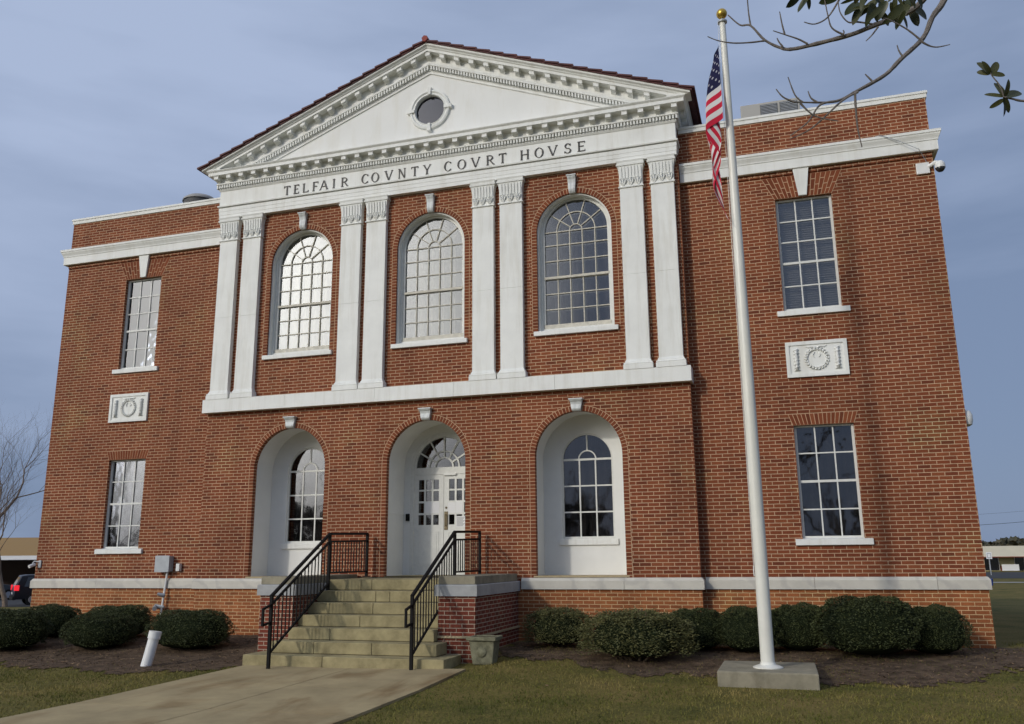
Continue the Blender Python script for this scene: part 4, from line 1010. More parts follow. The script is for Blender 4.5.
# ------------------------------------------------------------------ handrails
def handrail(X, foot, lab):
    H = tag(empty('handrail', (X, foot, -.2)), lab, 'handrail', 'iron handrails on the entrance steps')
    slope_y0, z0 = foot, .955; ym, zm = foot+1.83, 1.99; yb = -.16; zb = 2.03
    q = .022
    def sq(b, p, r_, w_=q):
        p, r_ = Vector(p), Vector(r_); d = (r_-p).normalized(); sd_ = Vector((1, 0, 0)); up_ = d.cross(sd_).normalized()
        if abs(d.x) > .9: sd_ = Vector((0, 1, 0)); up_ = Vector((0, 0, 1))
        c4 = [sd_*w_+up_*w_, -sd_*w_+up_*w_, -sd_*w_-up_*w_, sd_*w_-up_*w_]
        b.add([p+c for c in c4]+[r_+c for c in c4], [(0, 1, 2, 3), (7, 6, 5, 4), (0, 4, 5, 1), (1, 5, 6, 2), (2, 6, 7, 3), (3, 7, 4, 0)])
    def top(y): return z0+(zm-z0)*(y-slope_y0)/(ym-slope_y0) if y < ym else zm+(zb-zm)*(y-ym)/(yb-ym)
    b = MB(); sq(b, (X, slope_y0-.02, top(slope_y0-.02)), (X, ym, zm)); sq(b, (X, ym, zm), (X, yb, zb)); b.build('top_rail', m_black, H)
    b = MB(); sq(b, (X, slope_y0, z0-.14), (X, ym, zm-.14), .017); sq(b, (X, ym, zm-.14), (X, yb, zb-.14), .017)
    # end loop
    sq(b, (X, slope_y0, z0-.14), (X, slope_y0-.23, z0-.20), .017); sq(b, (X, slope_y0-.23, z0-.19), (X, slope_y0-.23, z0-.46), .017); sq(b, (X, slope_y0-.23, z0-.45), (X, slope_y0, z0-.42), .017)
    b.build('guard_rail', m_black, H)
    def bot(y): return z0-.90+(zm-z0)*(y-slope_y0)/(ym-slope_y0) if y < ym else 1.29+(y-ym)*.0
    b = MB(); sq(b, (X, slope_y0+.0, bot(slope_y0)), (X, ym, bot(ym-.001)), .015); sq(b, (X, ym, 1.29), (X, yb, 1.29), .015); b.build('bottom_rail', m_black, H)
    for y, zf in ((slope_y0, -.215), (ym, .98), (yb, 1.186)):
        b = MB(); b.box(X-.024, X+.024, y-.024, y+.024, zf, top(y)); b.box(X-.06, X+.06, y-.06, y+.06, zf, zf+.012) if y != ym else None; b.build('post', m_black, H)
    y = slope_y0+.11
    b = MB()
    while y < yb-.05:
        if abs(y-ym) > .04: b.box(X-.008, X+.008, y-.008, y+.008, bot(y), top(y)-.14)
        y += .112
    b.build('balusters', m_black, H)
handrail(-1.215, -3.52, 'black iron handrail on the left side of the steps, casting its lines across the niche')
handrail(1.19, -3.33, 'black iron handrail on the right side of the steps, beside the pier with the planter')

# planter at right pier
def planter():
    P = tag(empty('planter', (2.12, -2.50, gz(2.12, -2.50)+.02)), 'mossy concrete planter leaning against the right brick pier', 'planter'); x, y, z = P.location
    b = MB(); z0 = z-.03
    b.hexa([(x-.165, y-.17, z0), (x+.165, y-.17, z0), (x+.165, y+.1, z0), (x-.165, y+.1, z0)], [(x-.215, y-.21, z0+.37), (x+.215, y-.21, z0+.37), (x+.215, y+.11, z0+.37), (x-.215, y+.11, z0+.37)])
    b.build('pot', m_planter, P, bevel=.02)
    b = MB(); b.plate([(x-.245, z0+.37), (x+.245, z0+.37), (x+.25, z0+.43), (x-.25, z0+.43)], [], y-.25, y-.2); b.plate([(x-.245, z0+.37), (x+.245, z0+.37), (x+.25, z0+.43), (x-.25, z0+.43)], [], y+.09, y+.12); b.box(x-.245, x-.19, y-.2, y+.09, z0+.37, z0+.425); b.box(x+.19, x+.245, y-.2, y+.09, z0+.37, z0+.425); b.build('rim', m_planter, P, bevel=.01)
    b = MB(); b.lathe([(.09, 0), (.07, .02), (.03, .035)], (x, y-.185, z0+.2), 16, axis='y'); b.build('ornament', m_planter, P)
    b = MB(); b.box(x-.19, x+.19, y-.2, y+.1, z0+.38, z0+.41); b.build('soil', m_mulch, P)
planter()

# ------------------------------------------------------------------ flagpole and flag
FP = tag(empty('flagpole', (6.49, -3.10, 0)), 'tall white tapered flagpole with a gold ball on a concrete block', 'flagpole')
px, py = 6.49, -3.10
b = MB(); x0, x1, y0, y1 = 5.84, 7.13, -3.62, -2.34; b.hexa([(x0-.01, y0, -.45), (x1+.01, y0-.03, -.45), (x1, y1, -.45), (x0, y1, -.45)], [(x0-.01, y0, 0.0), (x1+.01, y0-.03, 0.0), (x1, y1, 0.0), (x0, y1, 0.0)]); b.build('block', m_conc, FP, bevel=.02)
b = MB(); b.lathe([(.205, 0), (.205, .012), (.16, .03), (.112, .045), (.106, .06), (.096, .075)], (px, py, .0), 32); b.build('flange', m_pole, FP, smooth='auto')
b = MB(); b.lathe([(.094, .05), (.094, 2.2), (.088, 4.2), (.076, 6.2), (.062, 8.2), (.050, 10.13)], (px, py, .0), 28); b.build('pole', m_pole, FP, smooth='auto')
b = MB(); b.lathe([(.048, 10.125), (.078, 10.13), (.078, 10.16), (.05, 10.17), (.02, 10.19), (.015, 10.22)], (px, py, .0), 20); b.build('truck', m_galv, FP, smooth='auto')
b = MB(); b.lathe([(max(.001, .088*math.sin(PI*i/14)), 10.30-.088*math.cos(PI*i/14)) for i in range(15)], (px, py, 0), 24); b.build('ball', m_gold, FP, smooth=True)
b = MB(); b.tube([(px-.07, py-.07, 10.12), (px-.09, py-.07, 6), (px-.10, py-.05, 1.3)], .0035, 5); b.tube([(px-.10, py-.05, 1.24), (px-.105, py-.055, 1.31), (px-.10, py-.05, 1.38)], .007, 6); b.build('halyard', m_pvc, FP)
def flag():
    nu, nv = 90, 60; b = MB(); vs = []; uvs = []
    rnd = random.Random(3)
    for j in range(nv+1):
        v = j/nv
        for i in range(nu+1):
            u = i/nu
            z = 9.72-1.40*v-(1.78+.10*v)*u**1.15-.05*math.sin(v*10+1)*u
            E_ = 0
            tab = [(9.80, .02), (9.4, .11), (9.0, .19), (8.5, .27), (8.1, .28), (7.6, .25), (7.1, .24), (6.75, .22), (6.2, .16)]
            for (za, ea), (zb_, eb) in zip(tab, tab[1:]):
                if zb_ <= z <= za: E_ = ea+(eb-ea)*(za-z)/(za-zb_)
            ks = [(0, 0), (.16, 1), (.42, .25), (.72, .95), (1, .55)]; w_ = .55
            for (ua, wa), (ub, wb) in zip(ks, ks[1:]):
                if ua <= u <= ub: t_ = (u-ua)/(ub-ua); t_ = t_*t_*(3-2*t_); w_ = wa+(wb-wa)*t_
            low = max(0, 7.9-z)
            x = px-.085-E_*w_+.02*math.sin(v*9+u*4)*min(1, u*3)+.055*low*low*(.6+.4*v)
            y = py-.05-.16*v*(1-u*.75)-.05*w_+.030*math.sin(v*13+u*4)*(.3+u)+.02*math.sin(v*27-u*8)*u-.05*low*v
            vs.append((x, y, z)); uvs.append((u, v))
    fs = [(j*(nu+1)+i, j*(nu+1)+i+1, (j+1)*(nu+1)+i+1, (j+1)*(nu+1)+i) for j in range(nv) for i in range(nu)]
    b.add(vs, fs, uvs)
    m = bpy.data.materials.new('flag_cloth'); m.use_nodes = True; n = m.node_tree.nodes; l = m.node_tree.links; P = n['Principled BSDF']; P.inputs['Roughness'].default_value = .75; P.inputs['Specular IOR Level'].default_value = .15
    uv = n.new('ShaderNodeUVMap'); uv.uv_map = 'UVMap'; s = n.new('ShaderNodeSeparateXYZ'); l.new(uv.outputs[0], s.inputs[0]); U, V = s.outputs[0], s.outputs[1]
    st = M_(n, l, 'LESS_THAN', M_(n, l, 'MODULO', M_(n, l, 'MULTIPLY', V, 13), 2), 1)
    c1 = n.new('ShaderNodeMix'); c1.data_type = 'RGBA'; c1.inputs[6].default_value = (.62, .60, .58, 1); c1.inputs[7].default_value = (.50, .018, .045, 1); l.new(st, c1.inputs[0])
    can = M_(n, l, 'MULTIPLY', M_(n, l, 'LESS_THAN', U, .40), M_(n, l, 'LESS_THAN', V, 7/13))
    # stars: 11 x 9 lattice, alternate cells
    a = M_(n, l, 'MULTIPLY', U, 12/.40); c = M_(n, l, 'MULTIPLY', V, 10/(7/13))
    ra, rc = M_(n, l, 'ROUND', a), M_(n, l, 'ROUND', c)
    da, dc_ = M_(n, l, 'SUBTRACT', a, ra), M_(n, l, 'SUBTRACT', c, rc)
    d2 = M_(n, l, 'ADD', M_(n, l, 'MULTIPLY', M_(n, l, 'MULTIPLY', da, da), 1.0), M_(n, l, 'MULTIPLY', dc_, dc_))
    ev = M_(n, l, 'LESS_THAN', M_(n, l, 'MODULO', M_(n, l, 'ADD', ra, rc), 2), .5)
    star = M_(n, l, 'MULTIPLY', ev, M_(n, l, 'LESS_THAN', d2, .07))
    inn = M_(n, l, 'MULTIPLY', M_(n, l, 'GREATER_THAN', ra, .5), M_(n, l, 'MULTIPLY', M_(n, l, 'LESS_THAN', ra, 11.5), M_(n, l, 'MULTIPLY', M_(n, l, 'GREATER_THAN', rc, .5), M_(n, l, 'LESS_THAN', rc, 9.5))))
    star = M_(n, l, 'MULTIPLY', star, inn)
    c2 = n.new('ShaderNodeMix'); c2.data_type = 'RGBA'; c2.inputs[6].default_value = (.020, .020, .062, 1); c2.inputs[7].default_value = (.45, .44, .48, 1); l.new(star, c2.inputs[0])
    c3 = n.new('ShaderNodeMix'); c3.data_type = 'RGBA'; l.new(can, c3.inputs[0]); l.new(c1.outputs[2], c3.inputs[6]); l.new(c2.outputs[2], c3.inputs[7]); l.new(c3.outputs[2], P.inputs['Base Color'])
    o = b.build('flag', m, None, smooth=True)
    tag(o, 'limp red, white and blue flag of stars and stripes hanging from the white pole', 'flag')
flag()

# ------------------------------------------------------------------ fittings on the walls and roof
# utility box with conduit
U_ = tag(empty('utility_box', (-6.29, .24, 0)), 'grey metal utility box with a conduit running down the left wing wall', 'utility box')
b = MB(); b.box(-6.505, -6.15, .09, .245, 1.30, 1.635); b.build('cabinet', m_galv, U_, bevel=.012)
b = MB(); b.box(-6.515, -6.14, .078, .09, 1.29, 1.645); b.build('cover', m_galv, U_, bevel=.008)
b = MB(); b.box(-6.02, -5.93, .16, .245, 1.31, 1.47); b.build('outlet', m_pvc, U_, bevel=.008)
b = MB(); b.tube([(-6.235, .17, 1.30), (-6.33, .13, -.05)], .022, 10); b.build('conduit', m_pvc, U_, smooth='auto')
b = MB(); b.tube([(-6.36, .05, .83), (-6.28, .12, .80), (-6.235, .15, .80)], [.03, .045, .03], 8); b.tube([(-6.36, -.0, .52), (-6.44, .12, .56), (-6.235, .15, .55)], [.05, .055, .03], 10); b.build('spigot', m_galv, U_, smooth='auto')
# white pipe stub
PV = tag(empty('pipe_stub', (-3.55, -3.55, -.2)), 'short white plastic pipe leaning out of the mulch bed', 'pipe')
b = MB(); b.tube([(-3.58, -3.56, -.35), (-3.53, -3.5, .0), (-3.485, -3.46, .32)], .088, 20); b.build('pipe', m_pvc, PV, smooth='auto')
b = MB(); b.tube([(-3.495, -3.468, .24), (-3.48, -3.455, .36)], .104, 20); b.build('collar', m_pvc, PV, smooth='auto')
# cameras
def cctv(loc, s, lab):
    E = tag(empty('security_camera', loc), lab, 'security camera', 'security cameras on the corners of the building'); x, y, z = loc
    b = MB(); b.box(x-.13 if s > 0 else x-.10, x+.10 if s > 0 else x+.13, y-.05, y, z-.11, z+.11); b.build('housing', m_pvc, E, bevel=.015)
    b = MB(); b.tube([(x+s*.08, y-.03, z+.02), (x+s*.20, y-.06, z+.08), (x+s*.26, y-.07, z+.06)], [.035, .04, .035], 10); b.build('arm', m_pvc, E, smooth='auto')
    b = MB(); b.lathe([(.001, .10), (.05, .085), (.085, .04), (.09, -.01), (.09, -.05)], (x+s*.27, y-.07, z), 20); b.build('hood', m_pvc, E, smooth='auto')
    b = MB(); b.lathe([(.083, -.05), (.075, -.08), (.045, -.115), (.001, -.125)], (x+s*.27, y-.07, z), 20); b.build('dome', m_lens, E, smooth=True)
cctv((9.82, .25, 8.53), 1, 'white dome security camera under the cornice at the right corner')
b = MB(); b.tube([(9.9, .24, 8.62), (9.75, .05, 8.85), (9.4, .07, 9.10), (9.12, .06, 9.24), (8.9, .25, 9.28)], .006, 5); tag(b.build('cable', m_galv), 'thin cable rising over the cornice from the corner camera', 'cable')
def cctv2():
    E = tag(empty('security_camera', (-9.86, .25, 1.45)), 'small white bullet camera low on the left corner above the marble band', 'security camera', 'security cameras on the corners of the building'); x, y, z = E.location
    b = MB(); b.box(x-.05, x+.03, y-.03, y, z-.05, z+.12); b.build('bracket', m_galv, E, bevel=.008)
    b = MB(); b.tube([(x, y-.02, z+.08), (x-.10, y-.10, z+.10), (x-.12, y-.12, z+.05)], .014, 8); b.build('arm', m_pvc, E, smooth='auto')
    b = MB(); b.tube([(x-.11, y-.06, z+.03), (x-.13, y-.20, z-.02)], [.035, .038], 14); b.build('housing', m_pvc, E, smooth='auto')
cctv2()
b = MB(); b.lathe([(.05, -.15), (.10, -.12), (.12, -.04), (.12, .05), (.09, .12), (.03, .15)], (10.02, .42, 3.85), 20); 
tg = b.build('wall_lamp', m_pvc, None, smooth='auto'); tag(tg, 'round pale lamp fixed to the right side wall', 'wall lamp')
# rooftop units
AC = tag(empty('air_conditioner', (7.25, 2.0, 9.55)), 'boxy rooftop air conditioner with dark louvres behind the right parapet', 'air conditioner')
b = MB(); b.box(6.60, 7.85, 1.9, 3.0, 9.55, 11.28); b.build('casing', mat('beige_metal', (.40, .39, .36), .6, .3), AC, bevel=.015)
for a, c in ((7.02, 7.38), (7.43, 7.80)):
    b = MB(); b.box(a, c, 1.885, 1.9, 10.5, 11.22); f_ = b.build('louvre', mat('louvre_grey', (.10, .105, .11), .6, .3), AC)
    b = MB(); z = 10.52
    while z < 11.2: b.box(a+.01, c-.01, 1.872, 1.885, z, z+.012); z += .035
    b.build('slats', m_galv, f_)
VT = tag(empty('roof_vent', (-7.35, 1.9, 9.55)), 'low round roof ventilator behind the left parapet', 'roof vent')
b = MB(); b.lathe([(.30, 9.55), (.30, 10.75), (.42, 10.78), (.44, 10.90), (.40, 10.91)], (-7.48, 1.9, 0), 24); b.build('drum', mat('vent_dark', (.10, .10, .10), .6, .3), VT, smooth='auto')
b = MB(); b.lathe([(.47, 10.90), (.46, 10.95), (.36, 11.03), (.18, 11.06), (.01, 11.07)], (-7.48, 1.9, 0), 24); b.build('hood', mat('vent_hood', (.33, .32, .30), .6, .3), VT, smooth='auto')

# ------------------------------------------------------------------ bushes
def leaf_mat(name, c0, c1, rough=.6):
    m = bpy.data.materials.new(name); m.use_nodes = True; n = m.node_tree.nodes; l = m.node_tree.links; b = n['Principled BSDF']; b.inputs['Roughness'].default_value = rough; b.inputs['Specular IOR Level'].default_value = .2
    g = n.new('ShaderNodeNewGeometry'); tc = n.new('ShaderNodeTexCoord'); no = n.new('ShaderNodeTexNoise'); no.inputs['Scale'].default_value = 4; no.inputs['Detail'].default_value = 4; l.new(tc.outputs['Object'], no.inputs['Vector'])
    s = M_(n, l, 'ADD', M_(n, l, 'MULTIPLY', g.outputs['Random Per Island'], .6), M_(n, l, 'SUBTRACT', M_(n, l, 'MULTIPLY', no.outputs['Fac'], 1.4), .5))
    x = n.new('ShaderNodeMix'); x.data_type = 'RGBA'; x.inputs[6].default_value = (*c0, 1); x.inputs[7].default_value = (*c1, 1); l.new(s, x.inputs[0]); l.new(x.outputs[2], b.inputs['Base Color']); return m
m_box = leaf_mat('boxwood_leaf', (.016, .025, .009), (.075, .085, .030))
m_scruff = leaf_mat('thin_shrub_leaf', (.028, .038, .014), (.155, .145, .055))
m_twig = mat('twig_bark', (.10, .075, .05), .9, .1)
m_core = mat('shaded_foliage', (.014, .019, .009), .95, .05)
def mesh_np(name, V, k, m, parent=None):
    n = len(V)//k; me = bpy.data.meshes.new(name); me.vertices.add(len(V)); me.vertices.foreach_set('co', V.astype('f').ravel())
    me.loops.add(len(V)); me.loops.foreach_set('vertex_index', np.arange(len(V), dtype=np.int32)); me.polygons.add(n)
    me.polygons.foreach_set('loop_start', np.arange(0, len(V), k, dtype=np.int32)); me.update(calc_edges=True); me.materials.append(m)
    o = bpy.data.objects.new(name, me); COL.objects.link(o); o.parent = parent; return o
def bush_proto(seed, nl, scruffy):
    rng = np.random.default_rng(seed); d = rng.normal(size=(nl, 3)); d /= np.linalg.norm(d, axis=1)[:, None]
    d[:, 2] = np.where(d[:, 2] < -.55, -d[:, 2], d[:, 2])
    ph = rng.uniform(0, 6.28, 8)
    lump = .97+.06*np.sin(d[:, 0]*5+ph[0])*np.sin(d[:, 1]*5+ph[1])+.04*np.sin(d[:, 2]*7+ph[2]+d[:, 0]*4)+.045*np.sin(d[:, 0]*13+ph[3])*np.sin(d[:, 2]*12+ph[4])+.03*np.sin(d[:, 1]*19+ph[6])*np.sin(d[:, 0]*21+ph[7])
    if scruffy: lump += .07*np.sin(d[:, 0]*9+ph[5])*np.sin(d[:, 1]*8+d[:, 2]*6)
    # superellipsoid: flattish clipped top and upright sides
    q = np.power(np.abs(d), 1/.8*.0+1)
    sup = 1/np.power((np.abs(d)**2.6).sum(1), 1/2.6)
    depth = 1-np.abs(rng.normal(0, .05 if not scruffy else .11, nl))+(rng.random(nl) < .06)*rng.uniform(0, .07 if not scruffy else .16, nl)
    P = d*(sup*lump*depth)[:, None]
    if scruffy: P += rng.normal(0, .02, P.shape)
    sz = rng.uniform(.018, .034, nl)*(1.15 if scruffy else 1)
    a = rng.normal(size=(nl, 3)); a += d*.6; a /= np.linalg.norm(a, axis=1)[:, None]; c = np.cross(a, rng.normal(size=(nl, 3))); c /= np.linalg.norm(c, axis=1)[:, None]
    V = np.stack([P-c*(sz*.5)[:, None], P+a*sz[:, None]*.9-c*0, P+c*(sz*.5)[:, None], P-a*sz[:, None]*.9], 1).reshape(-1, 3)
    root = empty('boxwood_bush')
    mesh_np('foliage', V, 4, m_scruff if scruffy else m_box, root)
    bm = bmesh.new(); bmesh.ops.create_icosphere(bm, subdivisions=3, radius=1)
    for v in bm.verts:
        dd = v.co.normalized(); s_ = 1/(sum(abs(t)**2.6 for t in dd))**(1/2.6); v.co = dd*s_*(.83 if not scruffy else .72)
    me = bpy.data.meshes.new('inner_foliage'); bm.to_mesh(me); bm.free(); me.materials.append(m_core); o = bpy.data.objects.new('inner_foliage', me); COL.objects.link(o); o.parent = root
    b = MB(); rr = random.Random(seed)
    for k in range(9 if scruffy else 5):
        a_ = rr.uniform(0, 6.28); r_ = rr.uniform(.1, .5); b.tube([(r_*.3*math.cos(a_), r_*.3*math.sin(a_), -1.05), (r_*math.cos(a_), r_*math.sin(a_), -.5), (1.3*r_*math.cos(a_+.3), 1.3*r_*math.sin(a_+.3), .2 if not scruffy else 1.02)], [.03, .02, .008], 5)
    b.build('stem', m_twig, root); return root
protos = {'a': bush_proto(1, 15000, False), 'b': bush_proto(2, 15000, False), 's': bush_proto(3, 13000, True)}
used = set()
BU = [  # kind, x, y, halfwidth x, half depth, top z, rot, label
 ('a', -7.80, -2.35, .78, .58, .645, .1, 'clipped round bush at the far left edge, nearest the lawn'),
 ('b', -8.10, -1.05, .66, .50, .65, .9, 'clipped bush half hidden behind the bush at the left edge'),
 ('a', -6.50, -.90, .80, .50, .645, 2.0, 'wide low bush against the wall below the grey utility box'),
 ('b', -5.95, -2.0, .66, .60, .56, 3.0, 'round dark bush standing in front of the wide bush, left of the white pipe'),
 ('a', -4.00, -1.85, .83, .60, .63, 4.2, 'broad bush behind the white pipe, left of the steps'),
 ('s', 2.95, -.95, .62, .50, .66, .3, 'small thin bush beside the right brick pier'),
 ('s', 4.44, -1.85, .94, .64, .68, 1.7, 'big scruffy bush with bare twigs below the right niche window'),
 ('b', 5.28, -.85, .58, .52, .67, 2.6, 'dark bush behind the scruffy bush, left of the flagpole'),
 ('a', 6.18, -.95, .56, .56, .71, 3.7, 'dark bush directly behind the flagpole'),
 ('b', 6.95, -.70, .54, .50, .75, 5.1, 'narrow bush between the flagpole and the tallest bush'),
 ('a', 7.98, -1.10, .82, .72, .90, 5.9, 'tallest and widest round bush, under the right wing window'),
 ('b', 8.95, -.78, .54, .52, .74, 1.2, 'rounded bush at the right corner of the building')]
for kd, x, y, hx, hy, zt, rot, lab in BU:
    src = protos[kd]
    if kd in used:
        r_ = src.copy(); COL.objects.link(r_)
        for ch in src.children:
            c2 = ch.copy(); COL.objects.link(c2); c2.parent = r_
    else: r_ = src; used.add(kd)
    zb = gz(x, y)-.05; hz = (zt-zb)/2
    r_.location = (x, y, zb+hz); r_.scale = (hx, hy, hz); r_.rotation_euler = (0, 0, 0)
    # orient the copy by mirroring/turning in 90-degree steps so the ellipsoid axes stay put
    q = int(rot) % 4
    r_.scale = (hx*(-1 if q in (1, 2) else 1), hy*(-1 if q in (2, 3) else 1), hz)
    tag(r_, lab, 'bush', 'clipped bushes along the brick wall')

# ------------------------------------------------------------------ foreground magnolia
m_bark = mat('grey_magnolia_bark', (.17, .15, .135), .85, .2, noise=(30, .35, 5), bump=(60, .4, .004))
m_leaf = leaf_mat('glossy_magnolia_leaf', (.022, .034, .012), (.075, .075, .030), .35)
def magnolia():
    base = at(1420, 560, 5.4); bz = gz(base.x, base.y)
    T = tag(empty('magnolia_tree', (base.x, base.y, bz)), 'magnolia reaching in at the top right with nearly bare grey boughs and few leaves', 'tree')
    b = MB(); tr = [Vector((base.x, base.y, bz-.2)), Vector((base.x+.05, base.y, 2)), Vector((base.x-.05, base.y+.05, 4)), Vector((base.x+.1, base.y, 6)), Vector((base.x+.2, base.y+.1, 8))]
    b.tube(tr, [.20, .17, .14, .10, .05], 14); b.build('trunk', m_bark, T, smooth='auto')
    D = 5.0
    def limb(pts, r0, r1, nm='branch', par=T, D0=D, dd=0.0, start=None):
        P = [at(x, y, D0+dd*i/len(pts)) for i, (x, y) in enumerate(pts)]
        if start is not None: P = [start]+P
        # smooth
        Q = []
        for i in range(len(P)-1):
            p0, p1, p2, p3 = P[max(0, i-1)], P[i], P[i+1], P[min(len(P)-1, i+2)]
            for k in range(5):
                t = k/5; Q.append(.5*((2*p1)+(p2-p0)*t+(2*p0-5*p1+4*p2-p3)*t*t+(3*p1-p0-3*p2+p3)*t**3))
        Q.append(P[-1]); n = len(Q); rr = random.Random(len(pts)*7+int(pts[0][0]))
        rad = [.74*(r0+(r1-r0)*i/(n-1))*(1+.10*rr.uniform(-1, 1)) for i in range(n)]
        b = MB(); b.tube(Q, rad, 8); return b.build(nm, m_bark, par, smooth='auto')
    A = limb([(1130, -260), (1010, -140), (958, -40), (944, 0), (932.5, 17), (923, 38), (901, 59), (885, 75), (858, 90.5), (837, 101), (815, 102.5), (794, 102)], .034, .005, dd=-.4, start=tr[3])
    Bb = limb([(1150, -300), (1030, -150), (960, -50), (923, 0), (904, 14), (875, 25), (851.5, 34.5), (815.7, 44), (793, 49), (781, 48), (764.7, 40), (750.6, 25.7), (740, 25), (728, 15)], .032, .005, D0=4.8, dd=.5, start=tr[3]+Vector((0, .05, .3)))
    tw = [([(837, 101), (820, 105), (808, 122), (790, 136)], Bb, 4.65), ([(858, 92), (842, 101), (812, 128), (790, 139)], A, 4.66), ([(855, 94), (856, 112), (858, 130), (862, 147)], A, 4.66), ([(803, 102.5), (795, 95), (788, 77)], A, 4.6), ([(817, 102), (811, 98), (808, 91)], A, 4.6),
          ([(794, 102), (783, 97), (776, 89)], A, 4.6), ([(765.5, 40.6), (750, 42.5), (733, 43), (718, 40.6), (707.5, 36.5)], Bb, 5.15), ([(750.6, 25.7), (748.5, 12), (747, -6)], Bb, 5.2), ([(807.8, 44), (798, 39), (785.4, 34.8), (773, 30.7)], Bb, 5.05), ([(784.6, 34), (782, 24), (779.6, 11.6)], Bb, 5.05),
          ([(843, 34.5), (832, 28), (828, 16), (824, -4)], Bb, 5.0), ([(872, 24), (858, 22), (848, 22), (840, 12), (838, -2)], Bb, 4.95), ([(923, 42), (908, 30), (892, 21), (884, 18)], A, 4.72), ([(922, 42), (930, 46), (938, 47), (950, 44.5)], A, 4.72), ([(903, 57), (899, 51), (897, 45)], A, 4.7), ([(872, 81), (868, 77), (865, 74)], A, 4.68), ([(839, 0), (828, 17), (815, 24), (804, 22)], Bb, 5.0), ([(843, 35), (844, 32), (843, 30)], Bb, 5.0), ([(800, 103), (815, 116), (838, 121)], A, 4.6),
          ([(878, 27), (872, 35), (866, 41)], Bb, 4.93), ([(783, 47), (779, 42), (777, 38)], Bb, 5.1)]
    for i, (pts, par, d_) in enumerate(tw): limb(pts, .0095 if i < 3 else .008, .0035, 'twig', par, d_)
    C = limb([(1180, 60), (1100, 92), (1050, 100), (1024, 101), (1013, 99), (1004, 97)], .016, .006, D0=4.4, start=tr[2]+Vector((0, 0, .8)))
    limb([(1004, 97), (1000, 86), (993, 77), (990, 72)], .006, .004, 'twig', C, 4.4)
    # leaves: each a curved blade, folded along its midrib
    def leafshape(b, p, d, nrm, ln, wd, curl):
        d = d.normalized(); sd = d.cross(nrm).normalized(); nn = sd.cross(d).normalized(); vs = []; m = 10
        for i in range(m+1):
            t = i/m; ww = wd*(max(0, 1-abs(2*t**.85-1)**2.3))**.62+wd*.02; c = p+d*ln*t-nn*curl*t*t*ln
            vs += [c-sd*ww+nn*ww*.25, c, c+sd*ww+nn*ww*.25]
        b.add(vs, [q for i in range(m) for q in ((3*i, 3*i+3, 3*i+4, 3*i+1), (3*i+1, 3*i+4, 3*i+5, 3*i+2))])
    def px2(v): return (CR*v[0]-CU*v[1])*1.0
    lv = MB(); rr = random.Random(6)
    def L_(x, y, x2, y2, d_=4.4, w_=.30):
        p = at(x, y, d_); e = at(x2, y2, d_+rr.uniform(-.06, .06)); v = e-p; ln = v.length
        nrm = (-CF+CR*rr.uniform(-.9, .9)+CU*rr.uniform(-.2, .9)).normalized()
        leafshape(lv, p, v, nrm, ln*1.04, ln*w_*.5*rr.uniform(.8, 1.15), rr.uniform(.05, .3))
    for q in [(1004, 97, 985, 94), (1004, 97, 997, 81), (1004, 97, 1011, 80), (1004, 97, 1022, 91), (1004, 97, 1005, 116), (1004, 99, 990, 108), (1003, 97, 1010, 112)]: L_(*q, w_=.42)
    for q in [(991, 74, 979, 61), (991, 74, 998, 62), (991, 74, 1005, 75), (991, 74, 977, 71), (990, 74, 985, 62)]: L_(*q, w_=.42)
    # cluster along the upper bough
    for q in [(812, -8, 797, 10), (806, -6, 811, 9), (800, -8, 791, 6), (838, -4, 822, 2)]: L_(*q, d_=5.0, w_=.42)
    for k in range(46):
        x = rr.uniform(856, 918); y = rr.uniform(-16, 12); a_ = rr.gauss(PI*.62, .55); ln = rr.uniform(15, 25)
        L_(x, y, x+ln*math.cos(a_), y+ln*math.sin(a_)*.85, d_=rr.uniform(4.7, 5.1), w_=rr.choice([.30, .4, .22]))
    for k in range(150):      # the rest of the crown, above the picture
        x = rr.uniform(800, 1500); y = rr.uniform(-420, -40); a_ = rr.uniform(0, 6.28); ln = rr.uniform(16, 26)
        L_(x, y, x+ln*math.cos(a_), y+ln*math.sin(a_), d_=rr.uniform(4.4, 6.0), w_=.4)
    lv.build('leaves', m_leaf, T, smooth=True)
    for k in range(5):
        x = 1420+k*10; limb([(1300-k*60, -200-k*40), (1150-k*70, -300-k*20), (1000-k*50, -330-k*25)], .03, .008, D0=5.2+k*.1, start=tr[3]+Vector((0, 0, .3*k)))
magnolia()

